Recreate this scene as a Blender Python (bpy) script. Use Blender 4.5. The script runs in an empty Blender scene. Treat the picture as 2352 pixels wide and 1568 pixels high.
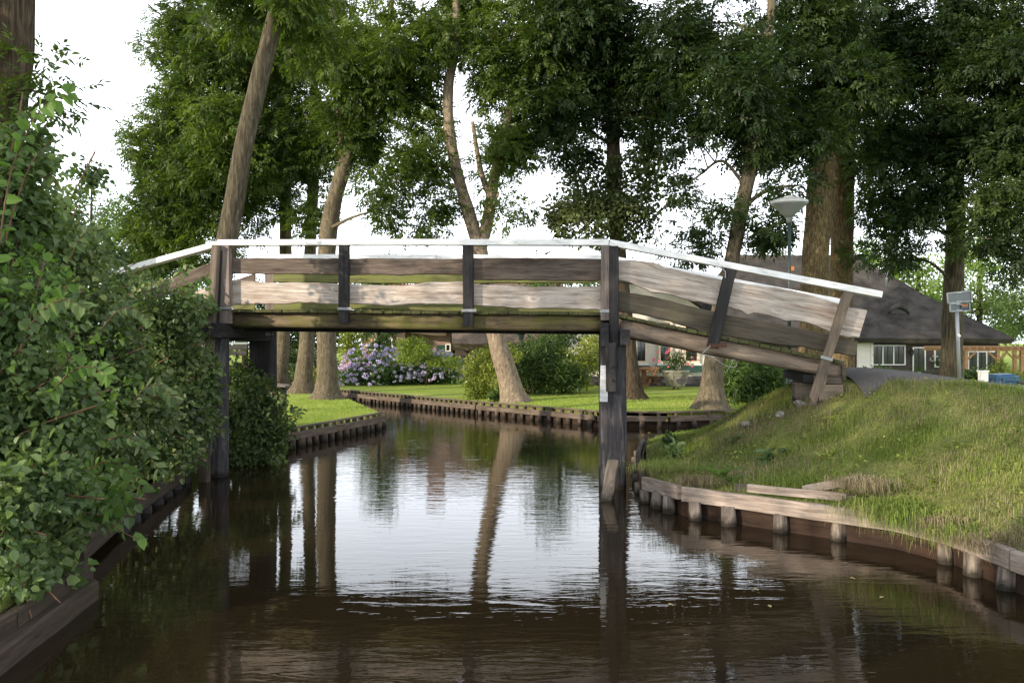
import bpy, bmesh, math, random
import numpy as np
from mathutils import Vector, Matrix, noise as mnoise
from mathutils.geometry import delaunay_2d_cdt

# ------------------------------------------------------------------ camera, sky, sun, exposure
SC = bpy.context.scene
COL = SC.collection
F = 1960.0; CX = 1176.0; CY = 784.0; EYE = 2.04        # the photograph measured at 2352 x 1568
cam_d = bpy.data.cameras.new('camera'); cam = bpy.data.objects.new('camera', cam_d); COL.objects.link(cam)
cam.location = (0, 0, EYE); cam.rotation_euler = (math.radians(90), 0, 0)
cam_d.sensor_width = 36; cam_d.lens = 36 * F / 2352; cam_d.clip_end = 2000; cam_d.clip_start = 0.05
SC.camera = cam
SUN_EL = math.radians(15.5); SUN_AZ = math.radians(235)     # azimuth clockwise from +Y: behind the camera, to the left
W = bpy.data.worlds.new('World'); SC.world = W; W.use_nodes = True
nt = W.node_tree; bg = nt.nodes['Background']
sky = nt.nodes.new('ShaderNodeTexSky'); sky.sky_type = 'NISHITA'; sky.sun_disc = False
sky.sun_elevation = SUN_EL; sky.sun_rotation = SUN_AZ; sky.air_density = 1.0; sky.dust_density = 1.0; sky.ozone_density = 1.0
# a bright milky veil of thin cloud over the clear sky, a little uneven
veil = nt.nodes.new('ShaderNodeMix'); veil.data_type = 'RGBA'; veil.inputs[0].default_value = 0.8
wtc = nt.nodes.new('ShaderNodeTexCoord'); wno = nt.nodes.new('ShaderNodeTexNoise'); wno.inputs['Scale'].default_value = 1.6; wno.inputs['Detail'].default_value = 4
wrp = nt.nodes.new('ShaderNodeValToRGB'); wrp.color_ramp.elements[0].position = 0.3; wrp.color_ramp.elements[0].color = (7.4, 8.1, 9.2, 1); wrp.color_ramp.elements[1].position = 0.7; wrp.color_ramp.elements[1].color = (9.6, 9.8, 10.2, 1)
nt.links.new(wtc.outputs['Generated'], wno.inputs['Vector']); nt.links.new(wno.outputs['Fac'], wrp.inputs[0])
wsp = nt.nodes.new('ShaderNodeSeparateXYZ'); whz = nt.nodes.new('ShaderNodeMapRange'); whz.inputs[1].default_value = 0.0; whz.inputs[2].default_value = 0.65; whz.inputs[3].default_value = 2.5; whz.inputs[4].default_value = 0.75
wml = nt.nodes.new('ShaderNodeVectorMath'); wml.operation = 'SCALE'
nt.links.new(wtc.outputs['Generated'], wsp.inputs[0]); nt.links.new(wsp.outputs[2], whz.inputs[0]); nt.links.new(wrp.outputs[0], wml.inputs[0]); nt.links.new(whz.outputs[0], wml.inputs['Scale'])
nt.links.new(sky.outputs[0], veil.inputs[6]); nt.links.new(wml.outputs[0], veil.inputs[7])
nt.links.new(veil.outputs[2], bg.inputs[0]); bg.inputs[1].default_value = 0.15
sd = bpy.data.lights.new('sun', 'SUN'); sd.energy = 5.0; sd.angle = math.radians(0.6); sd.color = (1.0, 0.86, 0.68)
sun = bpy.data.objects.new('sun', sd); COL.objects.link(sun)
sv = Vector((math.sin(SUN_AZ) * math.cos(SUN_EL), math.cos(SUN_AZ) * math.cos(SUN_EL), math.sin(SUN_EL)))
sun.rotation_euler = sv.to_track_quat('Z', 'Y').to_euler(); sun.location = (-20, -10, 20)
SC.view_settings.view_transform = 'Standard'; SC.view_settings.look = 'None'
SC.view_settings.exposure = 0.3; SC.view_settings.gamma = 1.0

random.seed(4); RNG = np.random.default_rng(11)
def P(px, py, d): return Vector(((px - CX) / F * d, d, EYE - (py - CY) / F * d))
def Gp(px, py, z=0.0):
    d = (EYE - z) * F / (py - CY); return Vector(((px - CX) / F * d, d, z))
S_ = 2352 / 3504
def crop(ox, oy, s): return lambda x, y: ((ox + x / s) * S_, (oy + y / s) * S_)
c1 = crop(2000, 780, 2.138); c2 = crop(2700, 850, 2.8507); c3 = crop(2000, 1400, 1.5638); c4 = crop(600, 780, 1.47)
c5 = crop(600, 750, 2.24); c6 = crop(1150, 1100, 2.352); c7 = crop(2100, 1100, 3.36); c8 = crop(850, 1100, 2.767)

# ------------------------------------------------------------------ materials
def nodes(name):
    m = bpy.data.materials.new(name); m.use_nodes = True
    t = m.node_tree; b = t.nodes['Principled BSDF']; b.inputs['Roughness'].default_value = 0.8
    return m, t, b
def nd(t, kind, **kw):
    n = t.nodes.new('ShaderNode' + kind)
    for k, v in kw.items():
        if k in n.inputs: n.inputs[k].default_value = v
        else: setattr(n, k, v)
    return n
def ramp(t, fac, stops):
    r = nd(t, 'ValToRGB'); e = r.color_ramp.elements
    while len(e) < len(stops): e.new(0.5)
    for i, (p, c) in enumerate(stops): e[i].position = p; e[i].color = (*c, 1)
    t.links.new(fac, r.inputs[0]); return r.outputs[0]
def mixc(t, fac, a, b, mode='MIX'):
    m = nd(t, 'Mix', data_type='RGBA', blend_type=mode)
    for s, v in ((m.inputs[0], fac), (m.inputs[6], a), (m.inputs[7], b)):
        if isinstance(v, (int, float)): s.default_value = v
        elif isinstance(v, tuple): s.default_value = (*v, 1)
        else: t.links.new(v, s)
    return m.outputs[2]
def coords(t, scale=(1, 1, 1), world=False, loc=(0, 0, 0)):
    mp = nd(t, 'Mapping'); mp.inputs['Scale'].default_value = scale; mp.inputs['Location'].default_value = loc
    if world:
        g = nd(t, 'NewGeometry'); t.links.new(g.outputs['Position'], mp.inputs[0])
    else:
        g = nd(t, 'TexCoord'); t.links.new(g.outputs['Object'], mp.inputs[0])
    return mp.outputs[0]
def tnoise(t, vec, scale, detail=5, rough=0.55, dist=0.0):
    n = nd(t, 'TexNoise', Scale=scale, Detail=detail, Roughness=rough, Distortion=dist)
    t.links.new(vec, n.inputs['Vector']); return n.outputs['Fac']
def bump(t, b, h, strength=0.5, dist=0.02):
    n = nd(t, 'Bump', Strength=strength, Distance=dist); t.links.new(h, n.inputs['Height']); t.links.new(n.outputs[0], b.inputs['Normal'])
def wood(name, lo, hi, moss=0.0, mosscol=(0.07, 0.09, 0.015), knots=0.5, grain=16, stain=(0.04, 0.025, 0.018), stainamt=0.45, wet=False):
    m, t, b = nodes(name)
    oi = nd(t, 'ObjectInfo'); cb = nd(t, 'CombineXYZ'); mu = nd(t, 'Math', operation='MULTIPLY'); mu.inputs[1].default_value = 37.0
    t.links.new(oi.outputs['Random'], mu.inputs[0]); t.links.new(mu.outputs[0], cb.inputs[0]); t.links.new(mu.outputs[0], cb.inputs[2])
    tc = nd(t, 'TexCoord'); ad = nd(t, 'VectorMath', operation='ADD'); t.links.new(tc.outputs['Object'], ad.inputs[0]); t.links.new(cb.outputs[0], ad.inputs[1])
    base = ad.outputs[0]
    def mp(s):
        q = nd(t, 'Mapping'); q.inputs['Scale'].default_value = s; t.links.new(base, q.inputs[0]); return q.outputs[0]
    vor = nd(t, 'TexVoronoi', Scale=1.0); t.links.new(mp((1.7, 3.0, 4.5)), vor.inputs['Vector'])
    kn = nd(t, 'MapRange'); kn.inputs[1].default_value = 0.0; kn.inputs[2].default_value = 0.30; kn.inputs[3].default_value = 1.0; kn.inputs[4].default_value = 0.0
    t.links.new(vor.outputs['Distance'], kn.inputs[0])
    # grain: warped by the knots
    gv = nd(t, 'VectorMath', operation='MULTIPLY_ADD'); kk = nd(t, 'CombineXYZ'); km = nd(t, 'Math', operation='MULTIPLY'); km.inputs[1].default_value = 2.2
    t.links.new(kn.outputs[0], km.inputs[0]); t.links.new(km.outputs[0], kk.inputs[2])
    t.links.new(mp((1.5, grain * 1.5, grain * 1.5)), gv.inputs[0]); gv.inputs[1].default_value = (1, 1, 1); t.links.new(kk.outputs[0], gv.inputs[2])
    g1 = tnoise(t, gv.outputs[0], 1.0, 9, 0.66, 0.5)
    g2 = tnoise(t, gv.outputs[0], 4.5, 6, 0.7, 0.4)
    mx = nd(t, 'Math', operation='MULTIPLY_ADD'); mx.inputs[1].default_value = 0.45; t.links.new(g2, mx.inputs[0]); t.links.new(g1, mx.inputs[2])
    c = ramp(t, mx.outputs[0], [(0.48, tuple(x * 0.8 for x in lo)), (0.72, tuple((a + b_) / 2 for a, b_ in zip(lo, hi))), (0.92, hi)])
    st = tnoise(t, mp((0.8, 2.0, 5.0)), 1.3, 6, 0.6, 0.6)
    sr = nd(t, 'MapRange'); sr.inputs[1].default_value = 0.50; sr.inputs[2].default_value = 0.72; sr.inputs[4].default_value = stainamt; t.links.new(st, sr.inputs[0])
    c = mixc(t, sr.outputs[0], c, stain)
    if knots:
        kr = nd(t, 'MapRange'); kr.inputs[1].default_value = 0.72; kr.inputs[2].default_value = 0.95; kr.inputs[4].default_value = knots; t.links.new(kn.outputs[0], kr.inputs[0])
        c = mixc(t, kr.outputs[0], c, (0.05, 0.022, 0.012))
    if moss:
        mn = tnoise(t, mp((1.0, 1.6, 2.6)), 1.6, 8, 0.7)
        mr = nd(t, 'MapRange'); mr.inputs[1].default_value = 0.62 - 0.3 * moss; mr.inputs[2].default_value = 0.80 - 0.3 * moss; mr.inputs[4].default_value = min(1, 0.45 + moss * 0.5); t.links.new(mn, mr.inputs[0])
        c = mixc(t, mr.outputs[0], c, mosscol)
    if wet:      # the slimy dark band just above the waterline
        gq = nd(t, 'NewGeometry'); sz = nd(t, 'SeparateXYZ'); t.links.new(gq.outputs['Position'], sz.inputs[0])
        wn = tnoise(t, coords(t, (1, 1, 1), True), 14, 5, 0.6); wa = nd(t, 'Math', operation='MULTIPLY_ADD'); wa.inputs[1].default_value = -0.16; t.links.new(wn, wa.inputs[0]); t.links.new(sz.outputs[2], wa.inputs[2])
        wr = nd(t, 'MapRange'); wr.inputs[1].default_value = -0.05; wr.inputs[2].default_value = 0.03; wr.inputs[3].default_value = 0.9; wr.inputs[4].default_value = 0.0; t.links.new(wa.outputs[0], wr.inputs[0])
        c = mixc(t, wr.outputs[0], c, (0.012, 0.011, 0.007))
    t.links.new(c, b.inputs['Base Color']); b.inputs['Roughness'].default_value = 0.82; b.inputs['Specular IOR Level'].default_value = 0.25
    bump(t, b, mx.outputs[0], 0.6, 0.012)
    return m
def noisy(name, cols, scale=6, stretch=(1, 1, 1), detail=8, rough=0.8, bmp=0.3, bd=0.01, world=False, spec=0.3, dist=0.0, bscale=None, metallic=0):
    m, t, b = nodes(name); v = coords(t, stretch, world)
    n = tnoise(t, v, scale, detail, 0.65, dist); k = len(cols)
    t.links.new(ramp(t, n, [(0.32 + 0.36 * i / max(1, k - 1), c) for i, c in enumerate(cols)]), b.inputs['Base Color'])
    b.inputs['Roughness'].default_value = rough; b.inputs['Specular IOR Level'].default_value = spec; b.inputs['Metallic'].default_value = metallic
    if bmp: bump(t, b, n if not bscale else tnoise(t, v, bscale, 8, 0.7), bmp, bd)
    return m
def leafmat(name, dark, mid, light, trans=0.35, rough=0.5, patch=0.7, spec=0.3):
    m, t, b = nodes(name)
    at = nd(t, 'Attribute', attribute_name='rnd'); v = coords(t, (1, 1, 1), True)
    n = tnoise(t, v, patch, 4, 0.6)
    a = nd(t, 'Math', operation='MULTIPLY_ADD'); a.inputs[1].default_value = 0.5; t.links.new(at.outputs['Fac'], a.inputs[0])
    n2 = nd(t, 'MapRange'); n2.inputs[1].default_value = 0.3; n2.inputs[2].default_value = 0.7; n2.inputs[4].default_value = 0.5; t.links.new(n, n2.inputs[0]); t.links.new(n2.outputs[0], a.inputs[2])
    c = ramp(t, a.outputs[0], [(0.1, dark), (0.5, mid), (0.9, light)])
    t.links.new(c, b.inputs['Base Color']); b.inputs['Roughness'].default_value = rough; b.inputs['Specular IOR Level'].default_value = spec
    tr = nd(t, 'BsdfTranslucent'); c2_ = mixc(t, 1.0, c, (1.3, 1.45, 0.5), 'MULTIPLY'); t.links.new(c2_, tr.inputs[0])
    ms = nd(t, 'MixShader'); ms.inputs[0].default_value = trans
    t.links.new(b.outputs[0], ms.inputs[1]); t.links.new(tr.outputs[0], ms.inputs[2]); t.links.new(ms.outputs[0], t.nodes['Material Output'].inputs[0])
    return m
def plain(name, col, rough=0.5, metallic=0, spec=0.5, var=0.12, scale=8):
    return noisy(name, [tuple(x * (1 - var) for x in col), tuple(min(1, x * (1 + var)) for x in col)], scale, rough=rough, bmp=0.08, bd=0.004, spec=spec, metallic=metallic)

M = {}
M['board_light'] = wood('weathered_pale_wood', (0.17, 0.125, 0.095), (0.66, 0.59, 0.52), 0.0, knots=0.75, stain=(0.20, 0.115, 0.07), stainamt=0.55)
M['board_lightmoss'] = wood('weathered_pale_mossy_wood', (0.19, 0.145, 0.105), (0.46, 0.38, 0.31), 0.12, (0.16, 0.17, 0.06), knots=0.6, stain=(0.15, 0.09, 0.06), stainamt=0.5)
M['board_brown'] = wood('brown_weathered_wood', (0.040, 0.028, 0.021), (0.18, 0.142, 0.115), 0.12, (0.12, 0.12, 0.05), knots=0.5, stain=(0.022, 0.012, 0.009), stainamt=0.75)
M['board_grey'] = wood('grey_brown_wood', (0.035, 0.029, 0.021), (0.115, 0.097, 0.07), 0.25, (0.08, 0.085, 0.03), knots=0.2, stain=(0.035, 0.03, 0.02), stainamt=0.3)
M['board_green'] = wood('algae_green_wood', (0.07, 0.075, 0.025), (0.2, 0.2, 0.08), 0.6, (0.14, 0.16, 0.035), knots=0.1)
M['beam_moss'] = wood('mossy_beam_wood', (0.05, 0.036, 0.02), (0.24, 0.18, 0.11), 0.5, (0.11, 0.12, 0.015), knots=0.0, grain=9, stain=(0.012, 0.009, 0.007), stainamt=0.85)
M['beam_pale'] = wood('bare_log_wood', (0.10, 0.075, 0.055), (0.36, 0.28, 0.215), 0.2, (0.06, 0.055, 0.03), knots=0.0, grain=10, stain=(0.018, 0.013, 0.01), stainamt=0.9)
M['post_dark'] = wood('tarred_dark_wood', (0.008, 0.008, 0.009), (0.045, 0.042, 0.042), 0.0, knots=0, stain=(0.005, 0.005, 0.006), stainamt=0.7)
M['post_grey'] = wood('grey_post_wood', (0.09, 0.07, 0.06), (0.26, 0.215, 0.19), 0.0, knots=0.2, stain=(0.05, 0.035, 0.03), stainamt=0.5)
M['post_brown'] = wood('brown_post_wood', (0.07, 0.055, 0.04), (0.19, 0.155, 0.12), 0.1, knots=0.1, stain=(0.04, 0.03, 0.022), stainamt=0.4)
M['pile'] = wood('peeling_pile_wood', (0.008, 0.008, 0.009), (0.07, 0.066, 0.07), 0.0, knots=0, grain=12, stain=(0.36, 0.35, 0.36), stainamt=0.55, wet=True)
M['pile_dark'] = wood('tarred_pile_wood', (0.007, 0.007, 0.008), (0.04, 0.038, 0.04), 0.0, knots=0, grain=12, stain=(0.15, 0.14, 0.14), stainamt=0.2)
M['deck'] = wood('mossy_deck_wood', (0.03, 0.03, 0.012), (0.10, 0.10, 0.04), 0.5, (0.08, 0.09, 0.02), knots=0)
M['stub'] = wood('stub_wood', (0.09, 0.075, 0.06), (0.28, 0.22, 0.17), 0.15, (0.13, 0.14, 0.04), knots=0, stain=(0.02, 0.015, 0.01), stainamt=0.8, wet=True)
M['stake'] = wood('split_stake_wood', (0.04, 0.032, 0.025), (0.30, 0.25, 0.205), 0.05, knots=0, grain=14, stain=(0.014, 0.011, 0.009), stainamt=0.92, wet=True)
M['quay'] = wood('quay_beam_wood', (0.16, 0.125, 0.10), (0.46, 0.38, 0.32), 0.0, (0.13, 0.12, 0.05), knots=0.3, stain=(0.10, 0.06, 0.035), stainamt=0.7)
M['quay_far'] = wood('far_quay_wood', (0.05, 0.038, 0.028), (0.19, 0.145, 0.11), 0.3, (0.06, 0.055, 0.02), knots=0.1, grain=9)
M['backing'] = wood('wet_sheet_wood', (0.012, 0.007, 0.005), (0.05, 0.028, 0.018), 0.0, knots=0, grain=9)
M['moss_board'] = wood('moss_covered_wood', (0.02, 0.016, 0.011), (0.085, 0.062, 0.045), 0.35, (0.03, 0.032, 0.008), knots=0)
M['teak'] = wood('garden_teak_wood', (0.12, 0.06, 0.03), (0.30, 0.17, 0.09), 0, knots=0, stainamt=0.1)
M['pergola'] = wood('pergola_wood', (0.25, 0.13, 0.06), (0.5, 0.3, 0.15), 0, knots=0.1, stainamt=0.1)
M['white'] = noisy('white_rail_paint', [(0.42, 0.43, 0.40), (0.72, 0.72, 0.70), (0.82, 0.82, 0.81), (0.86, 0.86, 0.85)], 4, (1, 9, 9), rough=0.5, bmp=0.15, bd=0.004)
M['whitewear'] = noisy('worn_white_paint', [(0.35, 0.36, 0.38), (0.62, 0.64, 0.66)], 6, (1, 6, 6), rough=0.7, bmp=0.3)
M['steel'] = plain('galvanised_steel', (0.28, 0.29, 0.30), 0.5, 0.4)
M['rust'] = noisy('rusty_steel', [(0.03, 0.015, 0.01), (0.09, 0.04, 0.025)], 20, rough=0.8)
M['bark'] = noisy('ash_bark', [(0.026, 0.022, 0.014), (0.072, 0.060, 0.039), (0.15, 0.127, 0.088)], 22, (1, 1, 0.13), 12, 0.9, 1.0, 0.02, True, 0.15, 0.6)
M['bark_pale'] = noisy('pale_smooth_bark', [(0.045, 0.036, 0.023), (0.11, 0.089, 0.058), (0.20, 0.167, 0.115)], 20, (1, 1, 0.22), 12, 0.9, 0.7, 0.012, True, 0.15, 1.0)
M['bark_dark'] = noisy('dark_ivy_bark', [(0.02, 0.015, 0.010), (0.06, 0.045, 0.03), (0.11, 0.085, 0.06)], 22, (1, 1, 0.13), 12, 0.9, 1.0, 0.02, True, 0.1, 0.6)
M['bark_orange'] = noisy('dappled_orange_bark', [(0.04, 0.028, 0.014), (0.11, 0.078, 0.038), (0.26, 0.20, 0.11)], 24, (1, 1, 0.25), 12, 0.9, 1.0, 0.02, True, 0.15, 0.8)  # orange dapple of sunlight put into the bark colour
M['bark_light'] = noisy('pinkish_pale_bark', [(0.09, 0.068, 0.045), (0.21, 0.163, 0.113), (0.34, 0.28, 0.20)], 18, (1, 1, 0.3), 12, 0.9, 0.6, 0.01, True, 0.15, 0.8)
M['twig'] = plain('reddish_twig', (0.14, 0.07, 0.04), 0.7)
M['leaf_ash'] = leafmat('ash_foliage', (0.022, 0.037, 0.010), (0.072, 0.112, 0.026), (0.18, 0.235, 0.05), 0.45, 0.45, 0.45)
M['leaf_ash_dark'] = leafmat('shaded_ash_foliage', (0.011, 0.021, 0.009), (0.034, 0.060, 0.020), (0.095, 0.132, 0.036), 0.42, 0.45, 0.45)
M['leaf_alder'] = leafmat('broad_foliage', (0.022, 0.034, 0.012), (0.07, 0.092, 0.03), (0.18, 0.20, 0.085), 0.3, 0.4, 0.8)
M['leaf_bush'] = leafmat('hazel_foliage', (0.035, 0.06, 0.026), (0.095, 0.15, 0.055), (0.25, 0.33, 0.12), 0.4, 0.45, 1.6, 0.4)
M['leaf_bush2'] = leafmat('bramble_foliage', (0.032, 0.052, 0.022), (0.085, 0.13, 0.046), (0.23, 0.28, 0.10), 0.4, 0.45, 1.6, 0.4)
M['leaf_bright'] = leafmat('young_bright_foliage', (0.06, 0.11, 0.025), (0.11, 0.20, 0.045), (0.20, 0.31, 0.08), 0.5, 0.45, 2)
M['leaf_laurel'] = leafmat('yellow_green_foliage', (0.05, 0.080, 0.012), (0.17, 0.21, 0.03), (0.42, 0.45, 0.11), 0.3, 0.35, 1.2)
M['leaf_rhodo'] = leafmat('rhododendron_foliage', (0.02, 0.040, 0.010), (0.055, 0.10, 0.022), (0.14, 0.21, 0.05), 0.25, 0.35, 1.0)
M['leaf_hydr'] = leafmat('hydrangea_foliage', (0.03, 0.06, 0.015), (0.07, 0.13, 0.03), (0.15, 0.24, 0.06), 0.25, 0.45, 1.2)
M['leaf_maple'] = leafmat('feathery_yellow_foliage', (0.07, 0.11, 0.015), (0.17, 0.23, 0.035), (0.32, 0.38, 0.07), 0.4, 0.5, 1.6)
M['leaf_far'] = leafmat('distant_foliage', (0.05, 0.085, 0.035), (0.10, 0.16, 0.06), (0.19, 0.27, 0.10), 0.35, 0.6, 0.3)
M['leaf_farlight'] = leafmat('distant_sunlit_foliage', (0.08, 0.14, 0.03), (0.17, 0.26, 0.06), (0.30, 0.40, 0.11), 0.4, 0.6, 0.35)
M['leaf_purple'] = leafmat('purple_foliage', (0.04, 0.018, 0.022), (0.09, 0.035, 0.045), (0.15, 0.06, 0.07), 0.3, 0.5, 1)
M['flower'] = None
def flowermat(name, stops):
    m, t, b = nodes(name); at = nd(t, 'Attribute', attribute_name='rnd')
    t.links.new(ramp(t, at.outputs['Fac'], stops), b.inputs['Base Color']); return m
M['flower'] = flowermat('hydrangea_petals', [(0.0, (0.60, 0.32, 0.44)), (0.3, (0.52, 0.38, 0.56)), (0.6, (0.42, 0.40, 0.66)), (1.0, (0.60, 0.60, 0.70))])
M['flower_red'] = flowermat('pink_red_petals', [(0.0, (0.55, 0.05, 0.10)), (1.0, (0.75, 0.25, 0.30))])
M['flower_yellow'] = flowermat('yellow_petals', [(0.0, (0.65, 0.5, 0.03)), (1.0, (0.8, 0.65, 0.05))])
M['flower_white'] = flowermat('white_petals', [(0.0, (0.7, 0.7, 0.62)), (1.0, (0.8, 0.8, 0.75))])
def grassblades(name, stops):
    m, t, b = nodes(name); at = nd(t, 'Attribute', attribute_name='rnd'); v = coords(t, (1, 1, 1), True)
    n = tnoise(t, v, 1.3, 5, 0.65); a = nd(t, 'Math', operation='MULTIPLY_ADD'); a.inputs[1].default_value = 0.5; t.links.new(at.outputs['Fac'], a.inputs[0])
    r = nd(t, 'MapRange'); r.inputs[1].default_value = 0.35; r.inputs[2].default_value = 0.65; r.inputs[4].default_value = 0.5; t.links.new(n, r.inputs[0]); t.links.new(r.outputs[0], a.inputs[2])
    c = ramp(t, a.outputs[0], stops); t.links.new(c, b.inputs['Base Color']); b.inputs['Roughness'].default_value = 0.6; b.inputs['Specular IOR Level'].default_value = 0.2
    tr = nd(t, 'BsdfTranslucent'); t.links.new(c, tr.inputs[0]); ms = nd(t, 'MixShader'); ms.inputs[0].default_value = 0.3
    t.links.new(b.outputs[0], ms.inputs[1]); t.links.new(tr.outputs[0], ms.inputs[2]); t.links.new(ms.outputs[0], t.nodes['Material Output'].inputs[0])
    return m
M['blades'] = grassblades('rough_grass', [(0.05, (0.09, 0.15, 0.025)), (0.45, (0.18, 0.25, 0.045)), (0.72, (0.28, 0.31, 0.085)), (0.95, (0.42, 0.36, 0.20))])
M['straw'] = grassblades('dry_straw', [(0.05, (0.17, 0.135, 0.075)), (0.5, (0.30, 0.245, 0.14)), (0.95, (0.44, 0.38, 0.24))])
M['shortblades'] = grassblades('lawn_grass', [(0.05, (0.19, 0.27, 0.035)), (0.5, (0.29, 0.38, 0.06)), (0.95, (0.44, 0.48, 0.13))])
# ground: mown lawn with earthy rough bank near the bridge
def ground_mat():
    m, t, b = nodes('grassy_ground'); v = coords(t, (1, 1, 1), True)
    n = tnoise(t, v, 0.5, 6, 0.6); n2 = tnoise(t, v, 9, 8, 0.75)
    c = ramp(t, n, [(0.3, (0.20, 0.28, 0.03)), (0.5, (0.27, 0.35, 0.05)), (0.68, (0.40, 0.43, 0.11))])
    c = mixc(t, 0.35, c, ramp(t, n2, [(0.3, (0.10, 0.17, 0.02)), (0.7, (0.36, 0.42, 0.10))]))
    e = ramp(t, tnoise(t, v, 1.6, 12, 0.8), [(0.32, (0.05, 0.036, 0.022)), (0.46, (0.13, 0.12, 0.045)), (0.6, (0.17, 0.20, 0.055)), (0.76, (0.30, 0.25, 0.13))]); e = mixc(t, 0.55, e, ramp(t, tnoise(t, v, 45, 6, 0.8), [(0.36, (0.035, 0.035, 0.012)), (0.5, (0.13, 0.16, 0.04)), (0.66, (0.34, 0.34, 0.13))]))
    at = nd(t, 'Attribute', attribute_name='rough_bank')
    c = mixc(t, at.outputs['Fac'], c, e)
    t.links.new(c, b.inputs['Base Color']); b.inputs['Roughness'].default_value = 0.95; b.inputs['Specular IOR Level'].default_value = 0.1
    bump(t, b, n2, 0.8, 0.05); return m
M['ground'] = ground_mat()
M['asphalt'] = noisy('path_asphalt', [(0.035, 0.032, 0.031), (0.075, 0.07, 0.067), (0.14, 0.13, 0.12)], 60, rough=0.9, bmp=0.5, bd=0.01, world=True)
M['gravel'] = noisy('pale_gravel', [(0.12, 0.11, 0.1), (0.4, 0.38, 0.35)], 40, rough=0.9, world=True)
def thatch(name, cols):
    m, t, b = nodes(name); v = coords(t, (1, 1, 1), True)
    n = tnoise(t, v, 1.2, 6, 0.6); n2 = tnoise(t, coords(t, (2.2, 1, 0.9), True), 22, 12, 0.8)
    c = ramp(t, n2, [(0.3, cols[0]), (0.55, cols[1]), (0.75, cols[2])]); c = mixc(t, 0.4, c, ramp(t, n, [(0.35, cols[0]), (0.65, cols[2])]))
    t.links.new(c, b.inputs['Base Color']); b.inputs['Roughness'].default_value = 1; b.inputs['Specular IOR Level'].default_value = 0.05
    bump(t, b, n2, 1.0, 0.12); return m
M['thatch'] = thatch('old_grey_thatch', [(0.025, 0.022, 0.020), (0.080, 0.073, 0.067), (0.17, 0.155, 0.14)])
M['thatch_pale'] = thatch('pale_brown_thatch', [(0.10, 0.075, 0.055), (0.24, 0.185, 0.14), (0.36, 0.29, 0.23)])
def brick(name, a, b_, mortar, scale=4.2, bmp=0.5):
    m, t, b = nodes(name); tc = nd(t, 'TexCoord'); sp = nd(t, 'SeparateXYZ'); cb = nd(t, 'CombineXYZ')
    t.links.new(tc.outputs['Object'], sp.inputs[0]); s = nd(t, 'Math', operation='ADD'); t.links.new(sp.outputs[0], s.inputs[0]); t.links.new(sp.outputs[1], s.inputs[1])
    t.links.new(s.outputs[0], cb.inputs[0]); t.links.new(sp.outputs[2], cb.inputs[1])
    br = nd(t, 'TexBrick', Scale=scale); br.inputs['Color1'].default_value = (*a, 1); br.inputs['Color2'].default_value = (*b_, 1); br.inputs['Mortar'].default_value = (*mortar, 1)
    br.inputs['Mortar Size'].default_value = 0.018; br.inputs['Brick Width'].default_value = 0.9; br.inputs['Row Height'].default_value = 0.28
    t.links.new(cb.outputs[0], br.inputs['Vector'])
    n = tnoise(t, tc.outputs['Object'], 1.3, 6, 0.7)
    t.links.new(mixc(t, 0.5, br.outputs['Color'], mixc(t, n, (0.6, 0.58, 0.56), (1.25, 1.25, 1.25)), 'MULTIPLY'), b.inputs['Base Color'])
    bump(t, b, br.outputs['Fac'], -bmp, 0.01); return m
M['brick'] = brick('brown_brick', (0.22, 0.13, 0.10), (0.31, 0.20, 0.16), (0.32, 0.28, 0.25))
M['brick_lit'] = brick('sunlit_orange_brick', (0.42, 0.18, 0.09), (0.50, 0.25, 0.14), (0.42, 0.34, 0.28))  # lit gable side: the sunlight on it is put into the brick colour
M['brick_white'] = brick('white_painted_brick', (0.70, 0.64, 0.58), (0.75, 0.69, 0.63), (0.62, 0.56, 0.50), bmp=0.35)
M['brick_dark'] = brick('dark_brown_boards', (0.05, 0.035, 0.03), (0.07, 0.05, 0.04), (0.03, 0.025, 0.02))
M['plinth'] = plain('tarred_plinth', (0.06, 0.055, 0.06), 0.8)
M['trim'] = plain('white_window_paint', (0.72, 0.71, 0.68), 0.5, var=0.05)
M['cream'] = plain('cream_frame_paint', (0.70, 0.58, 0.42), 0.5, var=0.05)
M['green_paint'] = plain('dark_green_paint', (0.018, 0.055, 0.042), 0.4)
M['glass'] = noisy('window_glass', [(0.015, 0.017, 0.018), (0.045, 0.045, 0.042)], 2, rough=0.08, bmp=0.02, spec=0.6)
M['curtain'] = noisy('pale_curtain', [(0.06, 0.057, 0.05), (0.13, 0.125, 0.11)], 5, (4, 1, 0.6), rough=0.8)
M['lamp_green'] = plain('green_lamp_paint', (0.016, 0.029, 0.026), 0.4)
M['lamp_grey'] = plain('frosted_lamp_plastic', (0.17, 0.18, 0.175), 0.35, var=0.06)
M['lamp_rim'] = plain('pale_lamp_rim', (0.34, 0.35, 0.34), 0.4, var=0.08)
M['orange'] = plain('orange_plastic', (0.45, 0.15, 0.015), 0.3)
M['sign_back'] = plain('sign_aluminium', (0.10, 0.115, 0.12), 0.5, 0.1)
M['sign_green'] = plain('green_sign_enamel', (0.01, 0.06, 0.045), 0.4)
M['bin'] = plain('blue_bin_plastic', (0.035, 0.10, 0.19), 0.5)
M['black'] = plain('black_paint', (0.015, 0.015, 0.016), 0.5)
M['floatleaf'] = plain('yellowing_leaf', (0.22, 0.19, 0.08), 0.6)
M['stone'] = noisy('pale_stone', [(0.14, 0.12, 0.10), (0.40, 0.36, 0.32)], 16)
M['pot'] = noisy('glazed_pot', [(0.16, 0.15, 0.12), (0.32, 0.31, 0.26)], 6, rough=0.4)
M['tile'] = noisy('roof_tiles', [(0.14, 0.055, 0.035), (0.24, 0.1, 0.06)], 6)
M['wire'] = plain('thin_wire', (0.3, 0.29, 0.27), 0.4, 0.4)
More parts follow.
